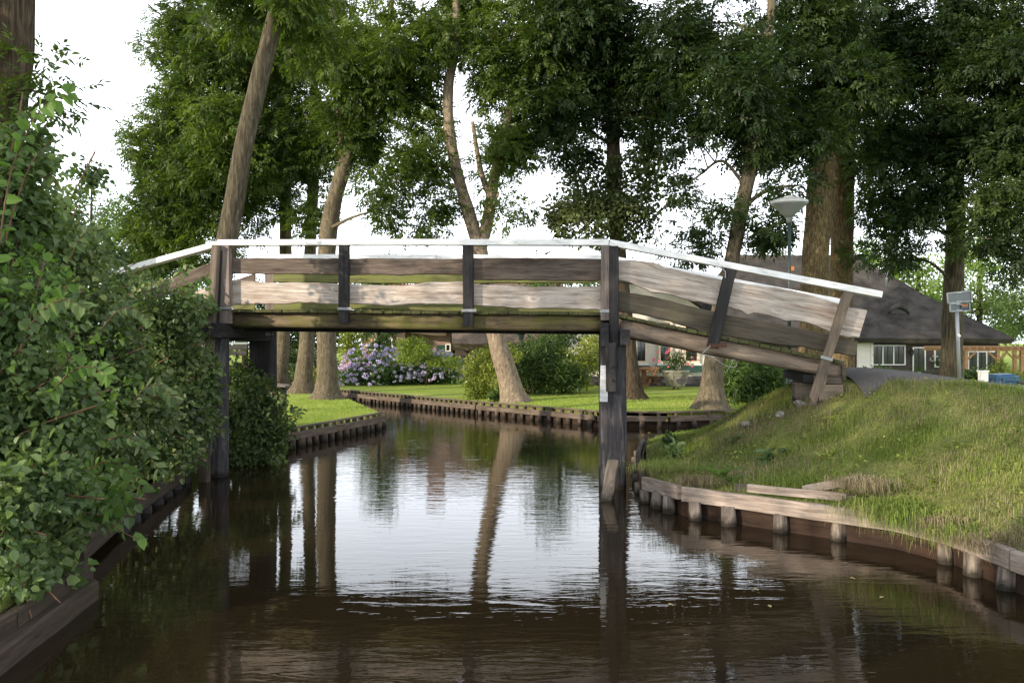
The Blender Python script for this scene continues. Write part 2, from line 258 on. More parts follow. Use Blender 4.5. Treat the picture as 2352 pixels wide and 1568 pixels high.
def water_mat():
    m, t, b = nodes('canal_water')
    b.inputs['Base Color'].default_value = (0.017, 0.0118, 0.006, 1); b.inputs['Roughness'].default_value = 0.012; b.inputs['IOR'].default_value = 1.34
    b.inputs['Specular IOR Level'].default_value = 0.5
    n1 = tnoise(t, coords(t, (2.0, 7.5, 1), True), 1.0, 3, 0.5, 0.7)
    n2 = tnoise(t, coords(t, (6.0, 16.0, 1), True), 1.0, 3, 0.5, 0.5)
    # calmer and livelier patches of water
    pn = tnoise(t, coords(t, (0.25, 0.3, 1), True, (3, 1, 0)), 1.0, 2, 0.5)
    pr = nd(t, 'MapRange'); pr.inputs[1].default_value = 0.35; pr.inputs[2].default_value = 0.65; pr.inputs[3].default_value = 0.4; pr.inputs[4].default_value = 1.2; t.links.new(pn, pr.inputs[0])
    a = nd(t, 'Math', operation='MULTIPLY_ADD'); a.inputs[1].default_value = 0.22; t.links.new(n2, a.inputs[0]); t.links.new(n1, a.inputs[2])
    c = nd(t, 'Math', operation='MULTIPLY'); t.links.new(a.outputs[0], c.inputs[0]); t.links.new(pr.outputs[0], c.inputs[1])
    bump(t, b, c.outputs[0], 1.0, 0.0032); return m
M['water'] = water_mat()

# ------------------------------------------------------------------ object helpers
def link(o, parent=None):
    COL.objects.link(o)
    if parent is not None: o.parent = parent
    return o
def tag(o, label=None, cat=None, group=None, kind=None):
    if label: o['label'] = label
    if cat: o['category'] = cat
    if group: o['group'] = group
    if kind: o['kind'] = kind
    return o
def thing(name, loc, label, cat, group=None):
    o = bpy.data.objects.new(name, None); o.location = loc; o.empty_display_size = 0.2
    link(o); return tag(o, label, cat, group)
def frame(origin, xdir, ydir=None):
    x = Vector(xdir).normalized()
    if ydir is None: z = Vector((0, 0, 1)); y = z.cross(x).normalized()
    else: y = Vector(ydir).normalized(); y = (y - x * y.dot(x)).normalized()
    z = x.cross(y)
    m = Matrix((x, y, z)).transposed().to_4x4(); m.translation = Vector(origin); return m
class MB:
    def __init__(s): s.v = []; s.f = []
    def add(s, vs, fs):
        n = len(s.v); s.v += [Vector(v) for v in vs]; s.f += [tuple(i + n for i in f) for f in fs]; return s
    def box(s, c, size, rot=None):
        hx, hy, hz = size[0] / 2, size[1] / 2, size[2] / 2
        vs = [Vector((x, y, z)) for x in (-hx, hx) for y in (-hy, hy) for z in (-hz, hz)]
        if rot is not None: vs = [rot @ v for v in vs]
        vs = [v + Vector(c) for v in vs]
        return s.add(vs, [(0, 1, 3, 2), (4, 6, 7, 5), (0, 4, 5, 1), (2, 3, 7, 6), (0, 2, 6, 4), (1, 5, 7, 3)])
    def b2(s, x0, x1, y0, y1, z0, z1): return s.box(((x0 + x1) / 2, (y0 + y1) / 2, (z0 + z1) / 2), (abs(x1 - x0), abs(y1 - y0), abs(z1 - z0)))
    def beam(s, a, b, w, h, up=(0, 0, 1), ch=0.0, wob=0.0):
        a = Vector(a); b = Vector(b); x = (b - a).normalized(); y = Vector(up).cross(x).normalized(); z = x.cross(y)
        c = min(w, h) * (ch or 0.08)
        prof = [(-w/2 + c, -h/2), (w/2 - c, -h/2), (w/2, -h/2 + c), (w/2, h/2 - c), (w/2 - c, h/2), (-w/2 + c, h/2), (-w/2, h/2 - c), (-w/2, -h/2 + c)]
        L = (b - a).length; n = max(1, int(L / 0.25)) if wob else 1; vs = []
        for i in range(n + 1):
            p = a.lerp(b, i / n)
            for (u, v) in prof:
                k = 1 + (random.uniform(-wob, wob) if wob else 0); vs.append(p + y * u * k + z * v * k)
        fs = [(i * 8 + j, i * 8 + (j + 1) % 8, (i + 1) * 8 + (j + 1) % 8, (i + 1) * 8 + j) for i in range(n) for j in range(8)]
        fs += [tuple(range(7, -1, -1)), tuple(range(n * 8, n * 8 + 8))]
        return s.add(vs, fs)
    def tube(s, pts, rad, seg=10, wob=0.0, cap=True, lobes=None):
        pts = [Vector(p) for p in pts]; n = len(pts); rad = rad if isinstance(rad, (list, tuple)) else [rad] * n; vs = []
        ph = random.uniform(0, 50)
        for i, p in enumerate(pts):
            d = (pts[min(i + 1, n - 1)] - pts[max(i - 1, 0)]).normalized()
            ref = Vector((0, 1, 0)) if abs(d.y) < 0.9 else Vector((1, 0, 0))
            x = ref.cross(d).normalized(); y = d.cross(x)
            for j in range(seg):
                a = 2 * math.pi * j / seg; r = rad[i]
                if wob: r *= 1 + wob * mnoise.noise(Vector((math.cos(a) * 1.2 + ph, math.sin(a) * 1.2, p.z * 1.6 + p.x * 0.5)))
                if lobes and lobes[i]: r *= 1 + lobes[i] * (0.5 + 0.5 * math.cos(a * 5 + ph)) 
                vs.append(p + x * r * math.cos(a) + y * r * math.sin(a))
        fs = [(i * seg + j, i * seg + (j + 1) % seg, (i + 1) * seg + (j + 1) % seg, (i + 1) * seg + j) for i in range(n - 1) for j in range(seg)]
        if cap: fs += [tuple(range(seg - 1, -1, -1)), tuple(range((n - 1) * seg, n * seg))]
        return s.add(vs, fs)
    def lathe(s, c, prof, seg=24):
        c = Vector(c); vs = [c + Vector((r * math.cos(2 * math.pi * j / seg), r * math.sin(2 * math.pi * j / seg), z)) for r, z in prof for j in range(seg)]
        fs = [(i * seg + j, i * seg + (j + 1) % seg, (i + 1) * seg + (j + 1) % seg, (i + 1) * seg + j) for i in range(len(prof) - 1) for j in range(seg)]
        fs += [tuple(range(seg - 1, -1, -1)), tuple(range((len(prof) - 1) * seg, len(prof) * seg))]
        return s.add(vs, fs)
    def build(s, name, mat, parent=None, fr=None, smooth=False):
        me = bpy.data.meshes.new(name)
        pl = Vector((0, 0, 0)); q = parent
        while q is not None: pl += q.location if q.type == 'EMPTY' or q.get('_moved') else Vector((0, 0, 0)); q = q.parent
        if fr is not None: inv = fr.inverted(); vs = [inv @ v for v in s.v]
        else: vs = [v - pl for v in s.v]
        me.from_pydata([tuple(v) for v in vs], [], s.f)
        bm = bmesh.new(); bm.from_mesh(me); bmesh.ops.recalc_face_normals(bm, faces=bm.faces); bm.to_mesh(me); bm.free()
        if smooth:
            for p in me.polygons: p.use_smooth = True
        me.materials.append(mat)
        o = bpy.data.objects.new(name, me)
        if fr is not None: o.matrix_basis = Matrix.Translation(-pl) @ fr
        return link(o, parent)

# ------------------------------------------------------------------ leaves (numpy)
def unit(a): return a / np.maximum(np.linalg.norm(a, axis=-1, keepdims=True), 1e-9)
def polymesh(name, V, k, rnd, mat, parent=None, smooth=False):
    """V: (n,k,3) world verts, each row one k-gon; rnd: (n,)"""
    n = V.shape[0]; pl = Vector((0, 0, 0)); q = parent
    while q is not None: pl += q.location if q.type == 'EMPTY' else Vector((0, 0, 0)); q = q.parent
    me = bpy.data.meshes.new(name); me.vertices.add(n * k); me.loops.add(n * k); me.polygons.add(n)
    me.vertices.foreach_set('co', (V.reshape(-1, 3) - np.array(pl)).astype(np.float32).ravel())
    me.loops.foreach_set('vertex_index', np.arange(n * k, dtype=np.int32))
    me.polygons.foreach_set('loop_start', np.arange(0, n * k, k, dtype=np.int32))
    at = me.attributes.new('rnd', 'FLOAT', 'POINT'); at.data.foreach_set('value', np.repeat(rnd, k).astype(np.float32))
    me.update(calc_edges=True); me.materials.append(mat)
    o = bpy.data.objects.new(name, me); return link(o, parent)
def leaf_quads(c, d, n, L, w, fold=0.25):
    """diamond leaves: base c, direction d, normal n"""
    s = unit(np.cross(d, n)); L = L[:, None]; w = w[:, None]
    mid = c + d * L * 0.45 + n * (w * fold)
    return np.stack([c, mid + s * w * 0.5, c + d * L - n * L * 0.08, mid - s * w * 0.5], 1)
def broad_leaves(c, d, n, L, w):
    """hazel-like broad leaf folded along the midrib: two quads per leaf"""
    s = unit(np.cross(d, n)); L = L[:, None]; w = w[:, None]
    up = n * w * 0.16; tip = c + d * L - n * L * 0.15
    a = np.stack([c, c + d * L * 0.22 + s * w * 0.46 + up, c + d * L * 0.66 + s * w * 0.40 + up * 0.6, tip], 1)
    b = np.stack([c, tip, c + d * L * 0.66 - s * w * 0.40 + up * 0.6, c + d * L * 0.22 - s * w * 0.46 + up], 1)
    return np.concatenate([a, b], 0)
def sprays(c, d, rng, L=0.26, pairs=3, ll=0.10, lw=0.034):
    """compound ash leaves: pairs of leaflets along a drooping rachis plus one at the tip"""
    n = len(c); side = unit(np.cross(d, rng.normal(size=(n, 3)) * 0.35 + np.array([0, 0, 1.0]))); up = unit(np.cross(side, d))
    Vs = []; Rs = []; base = rng.random(n)
    sc = 0.75 + 0.5 * rng.random(n)
    for i in range(pairs):
        t = (0.3 + 0.6 * i / pairs)
        p = c + d * (L * t * sc)[:, None] - np.array([0, 0, 1.0]) * (0.10 * L * t * t)
        for sg in (-1, 1):
            dd = unit(d * 0.65 + side * sg * 0.9 + rng.normal(size=(n, 3)) * 0.16 - np.array([0, 0, 0.18]))
            nn = unit(up + rng.normal(size=(n, 3)) * 0.35)
            Vs.append(leaf_quads(p, dd, nn, ll * sc * (0.8 + 0.4 * rng.random(n)), lw * sc)); Rs.append(np.clip(base * 0.7 + 0.3 * rng.random(n), 0, 1))
    p = c + d * (L * sc * 0.92)[:, None]
    Vs.append(leaf_quads(p, unit(d - np.array([0, 0, 0.3])), up, ll * sc, lw * sc)); Rs.append(base)
    return np.concatenate(Vs, 0), np.concatenate(Rs, 0)
def in_ball(rng, n, pw=0.45):
    v = unit(rng.normal(size=(n, 3))); return v * (rng.random(n) ** pw)[:, None], v
def clumps_of(blobs, rng):
    """blobs: (centre, (rx,ry,rz), n) -> clump centres"""
    out = []
    for c, r, n in blobs:
        p, v = in_ball(rng, n, 0.5); out.append(np.array(c) + p * np.array(r))
    return np.concatenate(out, 0)
def ash_crown(name, blobs, mat, parent, seed, per=42, rc=(0.42, 0.75), L=0.30, ll=0.135, lw=0.05, pairs=3):
    rng = np.random.default_rng(seed); cl = clumps_of(blobs, rng); n = len(cl)
    rad = rng.uniform(rc[0], rc[1], n); k = per
    C = np.repeat(cl, k, 0); R = np.repeat(rad, k); off, dirn = in_ball(rng, n * k, 0.55)
    off = off * np.array([1.0, 1.0, 0.55]); c = C + off * R[:, None]
    ax = np.array(blobs[0][0]) * 0 + C.mean(0)
    out = unit(dirn * 1.0 + rng.normal(size=dirn.shape) * 0.5 + np.array([0, 0, -0.35]))
    V, r = sprays(c, out, rng, L, pairs, ll, lw)
    ct = np.repeat(rng.random(n), k); ct = np.tile(ct, 2 * pairs + 1); r = np.clip(0.55 * r + 0.45 * ct, 0, 1)
    return polymesh(name, V, 4, r, mat, parent), cl
def leaf_mass(name, blobs, mat, parent, seed, per=60, rc=(0.25, 0.45), L=0.08, w=0.055, broad=False, flat=0.8, droop=0.2, shell=0.5):
    rng = np.random.default_rng(seed); out = []
    for c, r, n in blobs:
        v = unit(rng.normal(size=(n, 3))); q = v * (rng.random(n) ** shell)[:, None]; out.append(np.array(c) + q * np.array(r))
    cl = np.concatenate(out, 0); n = len(cl); rad = rng.uniform(rc[0], rc[1], n)
    C = np.repeat(cl, per, 0); R = np.repeat(rad, per); off, dirn = in_ball(rng, n * per, 0.45)
    c = C + off * R[:, None] * np.array([1, 1, flat])
    d = unit(dirn + rng.normal(size=dirn.shape) * 0.6 - np.array([0, 0, droop])); nn = unit(rng.normal(size=d.shape) * 0.55 + np.array([0, -0.25, 0.9]))
    nn = unit(nn - d * (nn * d).sum(1, keepdims=True)); s = 0.45 + 0.85 * rng.random(len(c)) ** 1.3
    ct = np.repeat(rng.random(n), per); r = np.clip(0.5 * rng.random(len(c)) + 0.5 * ct, 0, 1)
    if broad: V = broad_leaves(c, d, nn, L * s, w * s); r = np.tile(r, 2)
    else: V = leaf_quads(c, d, nn, L * s, w * s)
    return polymesh(name, V, 4, r, mat, parent), cl
def Bl(px, py, d, rpx, rpy, rd, n):
    c = P(px, py, d); return (tuple(c), (rpx / F * d, rd, rpy / F * d), n)
def smooth_path(pts, n=4):
    out = []; m = len(pts)
    for i in range(m - 1):
        p0, p1, p2, p3 = pts[max(i - 1, 0)], pts[i], pts[i + 1], pts[min(i + 2, m - 1)]
        for j in range(n):
            t = j / n; t2 = t * t; t3 = t2 * t
            out.append(tuple(0.5 * ((2 * b) + (-a + c) * t + (2 * a - 5 * b + 4 * c - d) * t2 + (-a + 3 * b - 3 * c + d) * t3) for a, b, c, d in zip(p0, p1, p2, p3)))
    out.append(tuple(pts[-1])); return out
def trunk_part(root, paths, mat, limbs=None, seg=14, flare=1.0, limb_r=0.05):
    """paths: lists of (x,y,z,r); first point of the first path is the foot"""
    mb = MB()
    for k, pa in enumerate(paths):
        sp = smooth_path(pa, 5); pts = [p[:3] for p in sp]; rad = [max(0.008, p[3]) for p in sp]
        lob = [0.0] * len(pts)
        if k == 0 and flare:
            z0 = pts[0][2]
            for i, p in enumerate(pts):
                h = p[2] - z0; g = math.exp(-max(0, h) / 0.22) * flare; rad[i] *= 1 + 0.25 * g; lob[i] = 0.4 * g
            pts = [(pts[0][0], pts[0][1], z0 - 0.3)] + pts; rad = [rad[0] * 1.1] + rad; lob = [lob[0]] + lob
        mb.tube(pts, rad, seg if k == 0 else 10, 0.12, True, lob)
    if limbs is not None:
        allp = [q for pa in paths for q in smooth_path(pa, 3)]
        for c in limbs:
            c = Vector(c); best = min(allp, key=lambda q: abs((Vector(q[:3]) - c).length - 0.0) + (3.0 if q[2] > c.z - 0.2 else 0) + (2 if q[3] < 0.03 else 0))
            a = Vector(best[:3]); r = min(best[3] * 0.55, limb_r * (0.6 + 0.25 * (c - a).length)); mid = a.lerp(c, 0.5) + Vector((random.uniform(-.2, .2), random.uniform(-.2, .2), random.uniform(0.0, .35)))
            sp = smooth_path([tuple(a), tuple(mid), tuple(c)], 4); m = len(sp)
            mb.tube(sp, [r * (1 - 0.85 * i / (m - 1)) + 0.004 for i in range(m)], 6, 0, True)
    return mb.build('trunk', mat, root, smooth=True)
def tree(label, paths, blobs, seed, bark='bark', leaf='leaf_ash', group=None, name='ash_tree', per=60, nl=14, flare=1.0, cat='tree', crownfn=None, **kw):
    foot = paths[0][0]; root = thing(name, foot[:3], label, cat, group)
    o, cl = (crownfn or ash_crown)('crown', blobs, M[leaf], root, seed, per=per, **kw)
    rs = random.Random(seed); idx = [rs.randrange(len(cl)) for _ in range(nl)]
    trunk_part(root, paths, M[bark], [cl[i] for i in idx], flare=flare)
    return root
def TP(*pts):
    """trunk path from (px,py,d,width_px)"""
    out = []
    for px, py, d, w in pts:
        p = P(px, py, d); out.append((p.x, p.y, p.z, w / 2 / F * d))
    return out

# ------------------------------------------------------------------ land and water
class RBF:
    def __init__(s, pts):
        s.p = np.array(pts, float); X = s.p[:, :2]; D = np.linalg.norm(X[:, None] - X[None], axis=2)
        n = len(X); A = np.zeros((n + 1, n + 1)); A[:n, :n] = D + np.eye(n) * 0.02; A[n, :n] = 1; A[:n, n] = 1
        s.w = np.linalg.solve(A, np.append(s.p[:, 2], 0))
    def __call__(s, x, y):
        x = np.atleast_1d(x); y = np.atleast_1d(y)
        D = np.sqrt((x[:, None] - s.p[None, :, 0]) ** 2 + (y[:, None] - s.p[None, :, 1]) ** 2)
        return D @ s.w[:-1] + s.w[-1]
EDGE_R = [(6, -60), (5.6, -8), (5.0, 0), (4.75, 3.4), (4.4, 5.4), (4.14, 6.9), (4.08, 7.8), (3.80, 8.42), (2.9, 9.233), (2.05, 10.0), (1.78, 10.95), (1.92, 12.0), (2.12, 13.5), (2.45, 15.4), (3.1, 16.6), (4.6, 17.6), (6.2, 18.4), (7.4, 19.2), (7.6, 20.4), (6.6, 21.1)]
EDGE_F = [(5.0, 20.8), (3.7, 20.35), (2.05, 20.6), (-0.93, 23.9), (-5.88, 29.8), (-12, 37), (-20, 44), (-60, 75)]
EDGE_L = [(-3.2, -60), (-3.2, 0), (-3.3, 4), (-3.38, 5.6), (-3.52, 6.9), (-3.95, 7.55), (-4.25, 8.9), (-4.45, 9.9), (-4.72, 11.6), (-5.0, 12.9), (-5.0, 13.7), (-4.5, 14.6), (-4.36, 16.2), (-3.2, 19.7), (-3.1, 20.1), (-5.2, 26.2), (-9.2, 31), (-17, 38.5), (-60, 72)]
HR = [(x, y, 0.32 if y < 10.5 else 0.27) for x, y in EDGE_R[2:]] + [(x, y, 0.33) for x, y in EDGE_F[:-1]]
for px, py, d in [(1650, 990, 13), (1740, 962, 12.6), (1800, 945, 12.4), (2352, 1000, 8.9), (2352, 1150, 7.7), (2000, 1000, 10.1), (2000, 1100, 9.3), (1700, 1050, 11), (2200, 950, 9.9), (1850, 1000, 10.8), (1850, 1080, 9.7), (2200, 1100, 8.6), (2200, 881, 10.35), (2290, 890, 10.2), (2352, 898, 10.1), (2450, 905, 10.0), (2110, 884, 10.5), (1990, 905, 11.0), (2352, 1080, 8.2), (2352, 1210, 7.3), (2150, 1180, 8.5), (1700, 1110, 10.0)]:
    p = P(px, py, d); HR.append((p.x, p.y, p.z))
HR += [(4.75, 11.1, 1.6), (5.3, 10.95, 1.46), (6.4, 10.7, 1.37), (8, 10.4, 1.22), (12, 10, 0.95), (18, 10, .75), (30, 10, .7), (4.7, 13.2, 1.60), (5.3, 13, 1.56), (6.3, 13, 1.40), (7.8, 13, 1.28), (10, 13, 1.05), (13, 13, .85), (4.2, 12.3, 1.45), (3.7, 11.9, 1.1), (3.6, 13.2, 1.05), (3.4, 12.4, 0.98),
       (6, 15, .9), (8, 16, .6), (5, 15.5, .6), (3.9, 14.6, .6), (10, 18, .35), (8.5, 20, .33), (14, 18, .3), (20, 20, .25), (7, 6, 1.2), (9, 4, 1.2), (10, -5, 1.2), (20, 0, .9), (15, 25, .28), (30, 30, .25), (60, 20, .3),
       (0, 30, .36), (5, 26, .37), (10, 24, .33), (5, 32, .35), (-5, 35, .35), (-10, 45, .35), (0, 60, .35), (30, 60, .2), (60, 60, .3), (-40, 90, .4), (60, -20, .8), (20, 48, .2), (12, 44, .2), (3.3, 22.0, .40), (4.8, 23, .40)]
HL = [(x, y, 0.27) for x, y in EDGE_L[1:14]] + [(x, y, .35) for x, y in EDGE_L[14:]]
HL += [(-5.4, 11.5, .5), (-6.2, 13, 1.2), (-7.2, 13, 1.7), (-7.4, 15, 1.7), (-9, 13.4, 1.7), (-12, 13.5, 1.4), (-5.9, 14.6, .9), (-6.5, 17, .6), (-5.2, 17, .36), (-8, 19, .4), (-5, 20.5, .38), (-7, 24, .38), (-12, 26, .38), (-12, 20, .4), (-6, 9, .6), (-8, 9, .8), (-5, 5, .6), (-8, 3, .9), (-12, 8, 1.0), (-20, 0, 1), (-20, 30, .4), (-40, 40, .4), (-50, 0, .9), (-6.5, 11, .9)]
rbR = RBF(HR); rbL = RBF(HL)
def hR(x, y): return np.clip(rbR(x, y), 0.18, 2.2) + 0.0
def hL(x, y): return np.clip(rbL(x, y), 0.2, 2.2)
def pip(poly, x, y):
    x = np.asarray(x); y = np.asarray(y); ins = np.zeros(x.shape, bool); n = len(poly); j = n - 1
    for i in range(n):
        xi, yi = poly[i]; xj, yj = poly[j]
        with np.errstate(divide='ignore', invalid='ignore'):
            cnd = ((yi > y) != (yj > y)) & (x < (xj - xi) * (y - yi) / (yj - yi + 1e-12) + xi)
        ins ^= cnd; j = i
    return ins
POLY_R = EDGE_R + EDGE_F + [(-60, 700), (700, 700), (700, -60)]
POLY_L = EDGE_L + [(-700, 72), (-700, -60)]
def land(name, poly, hf, fine, roughbox):
    pts = []; n = len(poly)
    for i in range(n):                                       # boundary, subdivided
        a = poly[i]; b = poly[(i + 1) % n]; L = math.dist(a, b); near = max(abs(a[0]), abs(a[1]), abs(b[0]), abs(b[1])) < 80
        k = max(1, int(L / 0.35)) if near and L < 30 else 1
        pts += [(a[0] + (b[0] - a[0]) * j / k, a[1] + (b[1] - a[1]) * j / k) for j in range(k)]
    nb = len(pts); edges = [(i, (i + 1) % nb) for i in range(nb)]
    x0, x1, y0, y1, st = fine; ipts = []
    gx, gy = np.meshgrid(np.arange(x0, x1, st), np.arange(y0, y1, st)); ipts.append(np.stack([gx.ravel(), gy.ravel()], 1) + RNG.uniform(-.2, .2, (gx.size, 2)) * st)
    gx, gy = np.meshgrid(np.arange(-80, 90, 2.5), np.arange(-40, 110, 2.5)); g = np.stack([gx.ravel(), gy.ravel()], 1)
    g = g[~((g[:, 0] > x0 - 1) & (g[:, 0] < x1 + 1) & (g[:, 1] > y0 - 1) & (g[:, 1] < y1 + 1))]; ipts.append(g)
    ip = np.concatenate(ipts); ins = pip(poly, ip[:, 0], ip[:, 1]); ip = ip[ins]
    B = np.array(pts); keep = np.ones(len(ip), bool)
    for b in B[np.abs(B).max(1) < 90]: keep &= ((ip - b) ** 2).sum(1) > (0.5 * st) ** 2
    ip = ip[keep]; allp = np.concatenate([B, ip])
    vv, ee, ff, *_ = delaunay_2d_cdt([Vector(p) for p in allp], edges, [], 1, 1e-5)
    XY = np.array([(v.x, v.y) for v in vv]); far = np.abs(XY).max(1) > 120
    Z = hf(XY[:, 0], XY[:, 1]); Z = np.where(far, 0.3, Z)
    isb = np.zeros(len(XY), bool)
    rb = np.zeros(len(XY))
    for (bx0, bx1, by0, by1) in roughbox:
        q = (XY[:, 0] > bx0) & (XY[:, 0] < bx1) & (XY[:, 1] > by0) & (XY[:, 1] < by1); rb[q] = 1
    Z = Z + np.array([0.035 * mnoise.noise(Vector((x * 2.2, y * 2.2, 0))) * (1.6 if r else 0.5) if not f else 0 for (x, y), r, f in zip(XY, rb, far)])
    me = bpy.data.meshes.new(name); vs = [(x, y, z) for (x, y), z in zip(XY, Z)]; fs = [tuple(f) for f in ff]
    # a skirt down to the canal bed along the banks
    k = len(vs); idx = {}
    key = {(round(v[0], 3), round(v[1], 3)): i for i, v in enumerate(vs)}
    for i in range(nb):
        a = key.get((round(B[i][0], 3), round(B[i][1], 3))); b = key.get((round(B[(i + 1) % nb][0], 3), round(B[(i + 1) % nb][1], 3)))
        if a is None or b is None: continue
        n_ = len(vs); vs += [vs[a], vs[b], (vs[b][0], vs[b][1], -0.8), (vs[a][0], vs[a][1], -0.8)]; fs.append((n_, n_ + 1, n_ + 2, n_ + 3))
    me.from_pydata(vs, [], fs)
    at = me.attributes.new('rough_bank', 'FLOAT', 'POINT'); at.data.foreach_set('value', np.concatenate([rb, np.ones(len(vs) - len(rb))]).astype(np.float32))
    for p in me.polygons: p.use_smooth = True
    bm = bmesh.new(); bm.from_mesh(me); bmesh.ops.recalc_face_normals(bm, faces=bm.faces)
    up = sum(f.normal.z * f.calc_area() for f in bm.faces)
    if up < 0: bmesh.ops.reverse_faces(bm, faces=bm.faces)
    bm.to_mesh(me); bm.free()
    me.materials.append(M['ground']); o = bpy.data.objects.new(name, me); link(o); return tag(o, kind='structure')
land('ground', POLY_R, hR, (1.5, 12, 3, 28, 0.3), [(1.4, 9.5, 2, 15.6)])
land('left_bank', POLY_L, hL, (-12, -3, 3, 28, 0.4), [(-14, -2.8, 2, 15.5)])
w = MB().add([(-300, -80, 0), (300, -80, 0), (300, 300, 0), (-300, 300, 0)], [(0, 1, 2, 3)]).build('water', M['water']); tag(w, kind='structure')
# asphalt path that drops off the bridge ramp to the right
def path_strip():
    near = [(4.50, 10.85), (4.9, 10.98), (5.5, 11.1), (6.3, 11.05), (8, 10.9), (10, 10.8), (14, 10.5), (20, 10.5), (30, 11)]
    far = [(4.75, 13.3), (5.1, 13.15), (5.6, 13.05), (6.6, 13.0), (8, 13.0), (10, 13.1), (14, 13.2), (20, 13.4), (30, 14)]
    sn = smooth_path([(a, b, 0) for a, b in near], 6); sf = smooth_path([(a, b, 0) for a, b in far], 6); vs = []; fs = []
    K = 8
    for a, b in zip(sn, sf):
        for j in range(K + 1):
            x = a[0] + (b[0] - a[0]) * j / K; y = a[1] + (b[1] - a[1]) * j / K
            vs.append((x, y, float(hR(x, y)[0]) + 0.045))
    for i in range(len(sn) - 1):
        for j in range(K): fs.append((i * (K + 1) + j, i * (K + 1) + j + 1, (i + 1) * (K + 1) + j + 1, (i + 1) * (K + 1) + j))
    n = len(vs); rim = [i * (K + 1) for i in range(len(sn))]
    for i in rim: vs.append((vs[i][0], vs[i][1] - 0.03, vs[i][2] - 0.2))
    for q in range(len(rim) - 1): fs.append((rim[q], rim[q + 1], n + q + 1, n + q))
    o = MB().add(vs, fs).build('path', M['asphalt'], smooth=True); tag(o, kind='structure')
path_strip()

# ------------------------------------------------------------------ the footbridge
BD = Vector((1, -0.172, 0)).normalized(); BN = Vector((0.172, 1, 0)).normalized()
def dn(px): return 12.135 / (1 + 0.172 * (px - CX) / F)
def PN(px, py, off=0.0):
    k = (px - CX) / F; d = 12.135 / (1 + 0.172 * k) ; p = P(px, py, d)
    if off:   # move the plane, keep the pixel
        d2 = d * (1 + off * 1.0147 / 12.135); p = P(px, py, d2)
    return p
def far_off(p): return Vector((p.x + 0.05 + 0.03 * (p.x + 4.45), p.y + 2.05, p.z))
bridge = thing('footbridge', (-1.5, 13.4, 0), 'weathered wooden footbridge with white handrails arching over the canal', 'bridge')
def plank(name, tops, bots, mat, off=0.02, th=0.045, far=False, n=40, wob=0.006, parent=bridge, slant=None):
    """a waney-edged board traced along its top and bottom edges, on the plane of the bridge side"""
    tx = [p[0] for p in tops]; bx = [p[0] for p in bots]; vs = []; ph = random.uniform(0, 90)
    for i in range(n + 1):
        t = i / n; xt = tx[0] + (tx[-1] - tx[0]) * t; xb = bx[0] + (bx[-1] - bx[0]) * t
        yt = np.interp(xt, tx, [p[1] for p in tops]); yb = np.interp(xb, bx, [p[1] for p in bots])
        a = PN(xt, yt, off); b = PN(xb, yb, off)
        a.z += wob * mnoise.noise(Vector((t * n * 0.35 + ph, 0, 0))); b.z += wob * 1.5 * mnoise.noise(Vector((t * n * 0.35 + ph, 7, 0)))
        if far: a = far_off(a); b = far_off(b)
        ins = 0.012 
        vs += [a - Vector((0, 0, ins)), b + Vector((0, 0, ins)), b + BN * th * 0.5, b + BN * th + Vector((0, 0, 0.004)), a + BN * th - Vector((0, 0, 0.004)), a + BN * th * 0.4]
    fs = [(i * 6 + j, i * 6 + (j + 1) % 6, (i + 1) * 6 + (j + 1) % 6, (i + 1) * 6 + j) for i in range(n) for j in range(6)]
    fs += [(0, 1, 2, 3, 4, 5), tuple(n * 6 + j for j in (5, 4, 3, 2, 1, 0))]
    m = MB().add(vs, fs); o0 = vs[0]; d = (vs[n * 6] - vs[0])
    return m.build(name, mat, parent, frame(o0, d, BN))
def A4(*pts): return [c4(*p) for p in pts]
def A1(*pts): return [c1(*p) for p in pts]
def A5(*pts): return [c5(*p) for p in pts]
# middle span, near side
plank('upper_board', A4((282, 151), (400, 150), (520, 153), (600, 150), (700, 153), (825, 152)), A4((282, 229), (400, 232), (560, 231), (700, 233), (825, 237)), M['board_brown'])
plank('upper_board', A4((868, 155), (1000, 151), (1120, 153), (1260, 153), (1380, 156), (1452, 153)), A4((868, 238), (1000, 234), (1140, 238), (1250, 233), (1452, 236)), M['board_brown'])
plank('upper_board', A4((1495, 151), (1700, 150), (1900, 151), (2142, 155)), A4((1495, 262), (1700, 262), (1900, 266), (2142, 268)), M['board_brown'])
plank('lower_board', A4((282, 262), (330, 262), (400, 270), (520, 276), (600, 273), (700, 276), (825, 281)), A4((282, 388), (420, 384), (560, 384), (620, 375), (700, 377), (760, 384), (825, 383)), M['board_light'])
plank('lower_board', A4((868, 282), (1000, 287), (1150, 290), (1200, 285), (1270, 271), (1360, 272), (1452, 268)), A4((868, 380), (960, 384), (1080, 392), (1140, 386), (1250, 382), (1320, 384), (1452, 384)), M['board_light'])
plank('lower_board', A4((1498, 280), (1620, 287), (1780, 296), (1900, 294), (2142, 294)), A4((1498, 390), (1640, 398), (1760, 407), (1900, 404), (2142, 413)), M['board_light'])
# middle span, far side
plank('upper_board', A4((282, 152), (900, 155), (1400, 151), (2142, 155)), A4((282, 226), (900, 232), (1400, 230), (2142, 226)), M['board_green'], far=True, off=0.0)
plank('lower_board', A4((282, 290), (900, 285), (1400, 288), (2142, 296)), A4((282, 390), (900, 382), (1400, 400), (2142, 408)), M['board_green'], far=True, off=0.0)
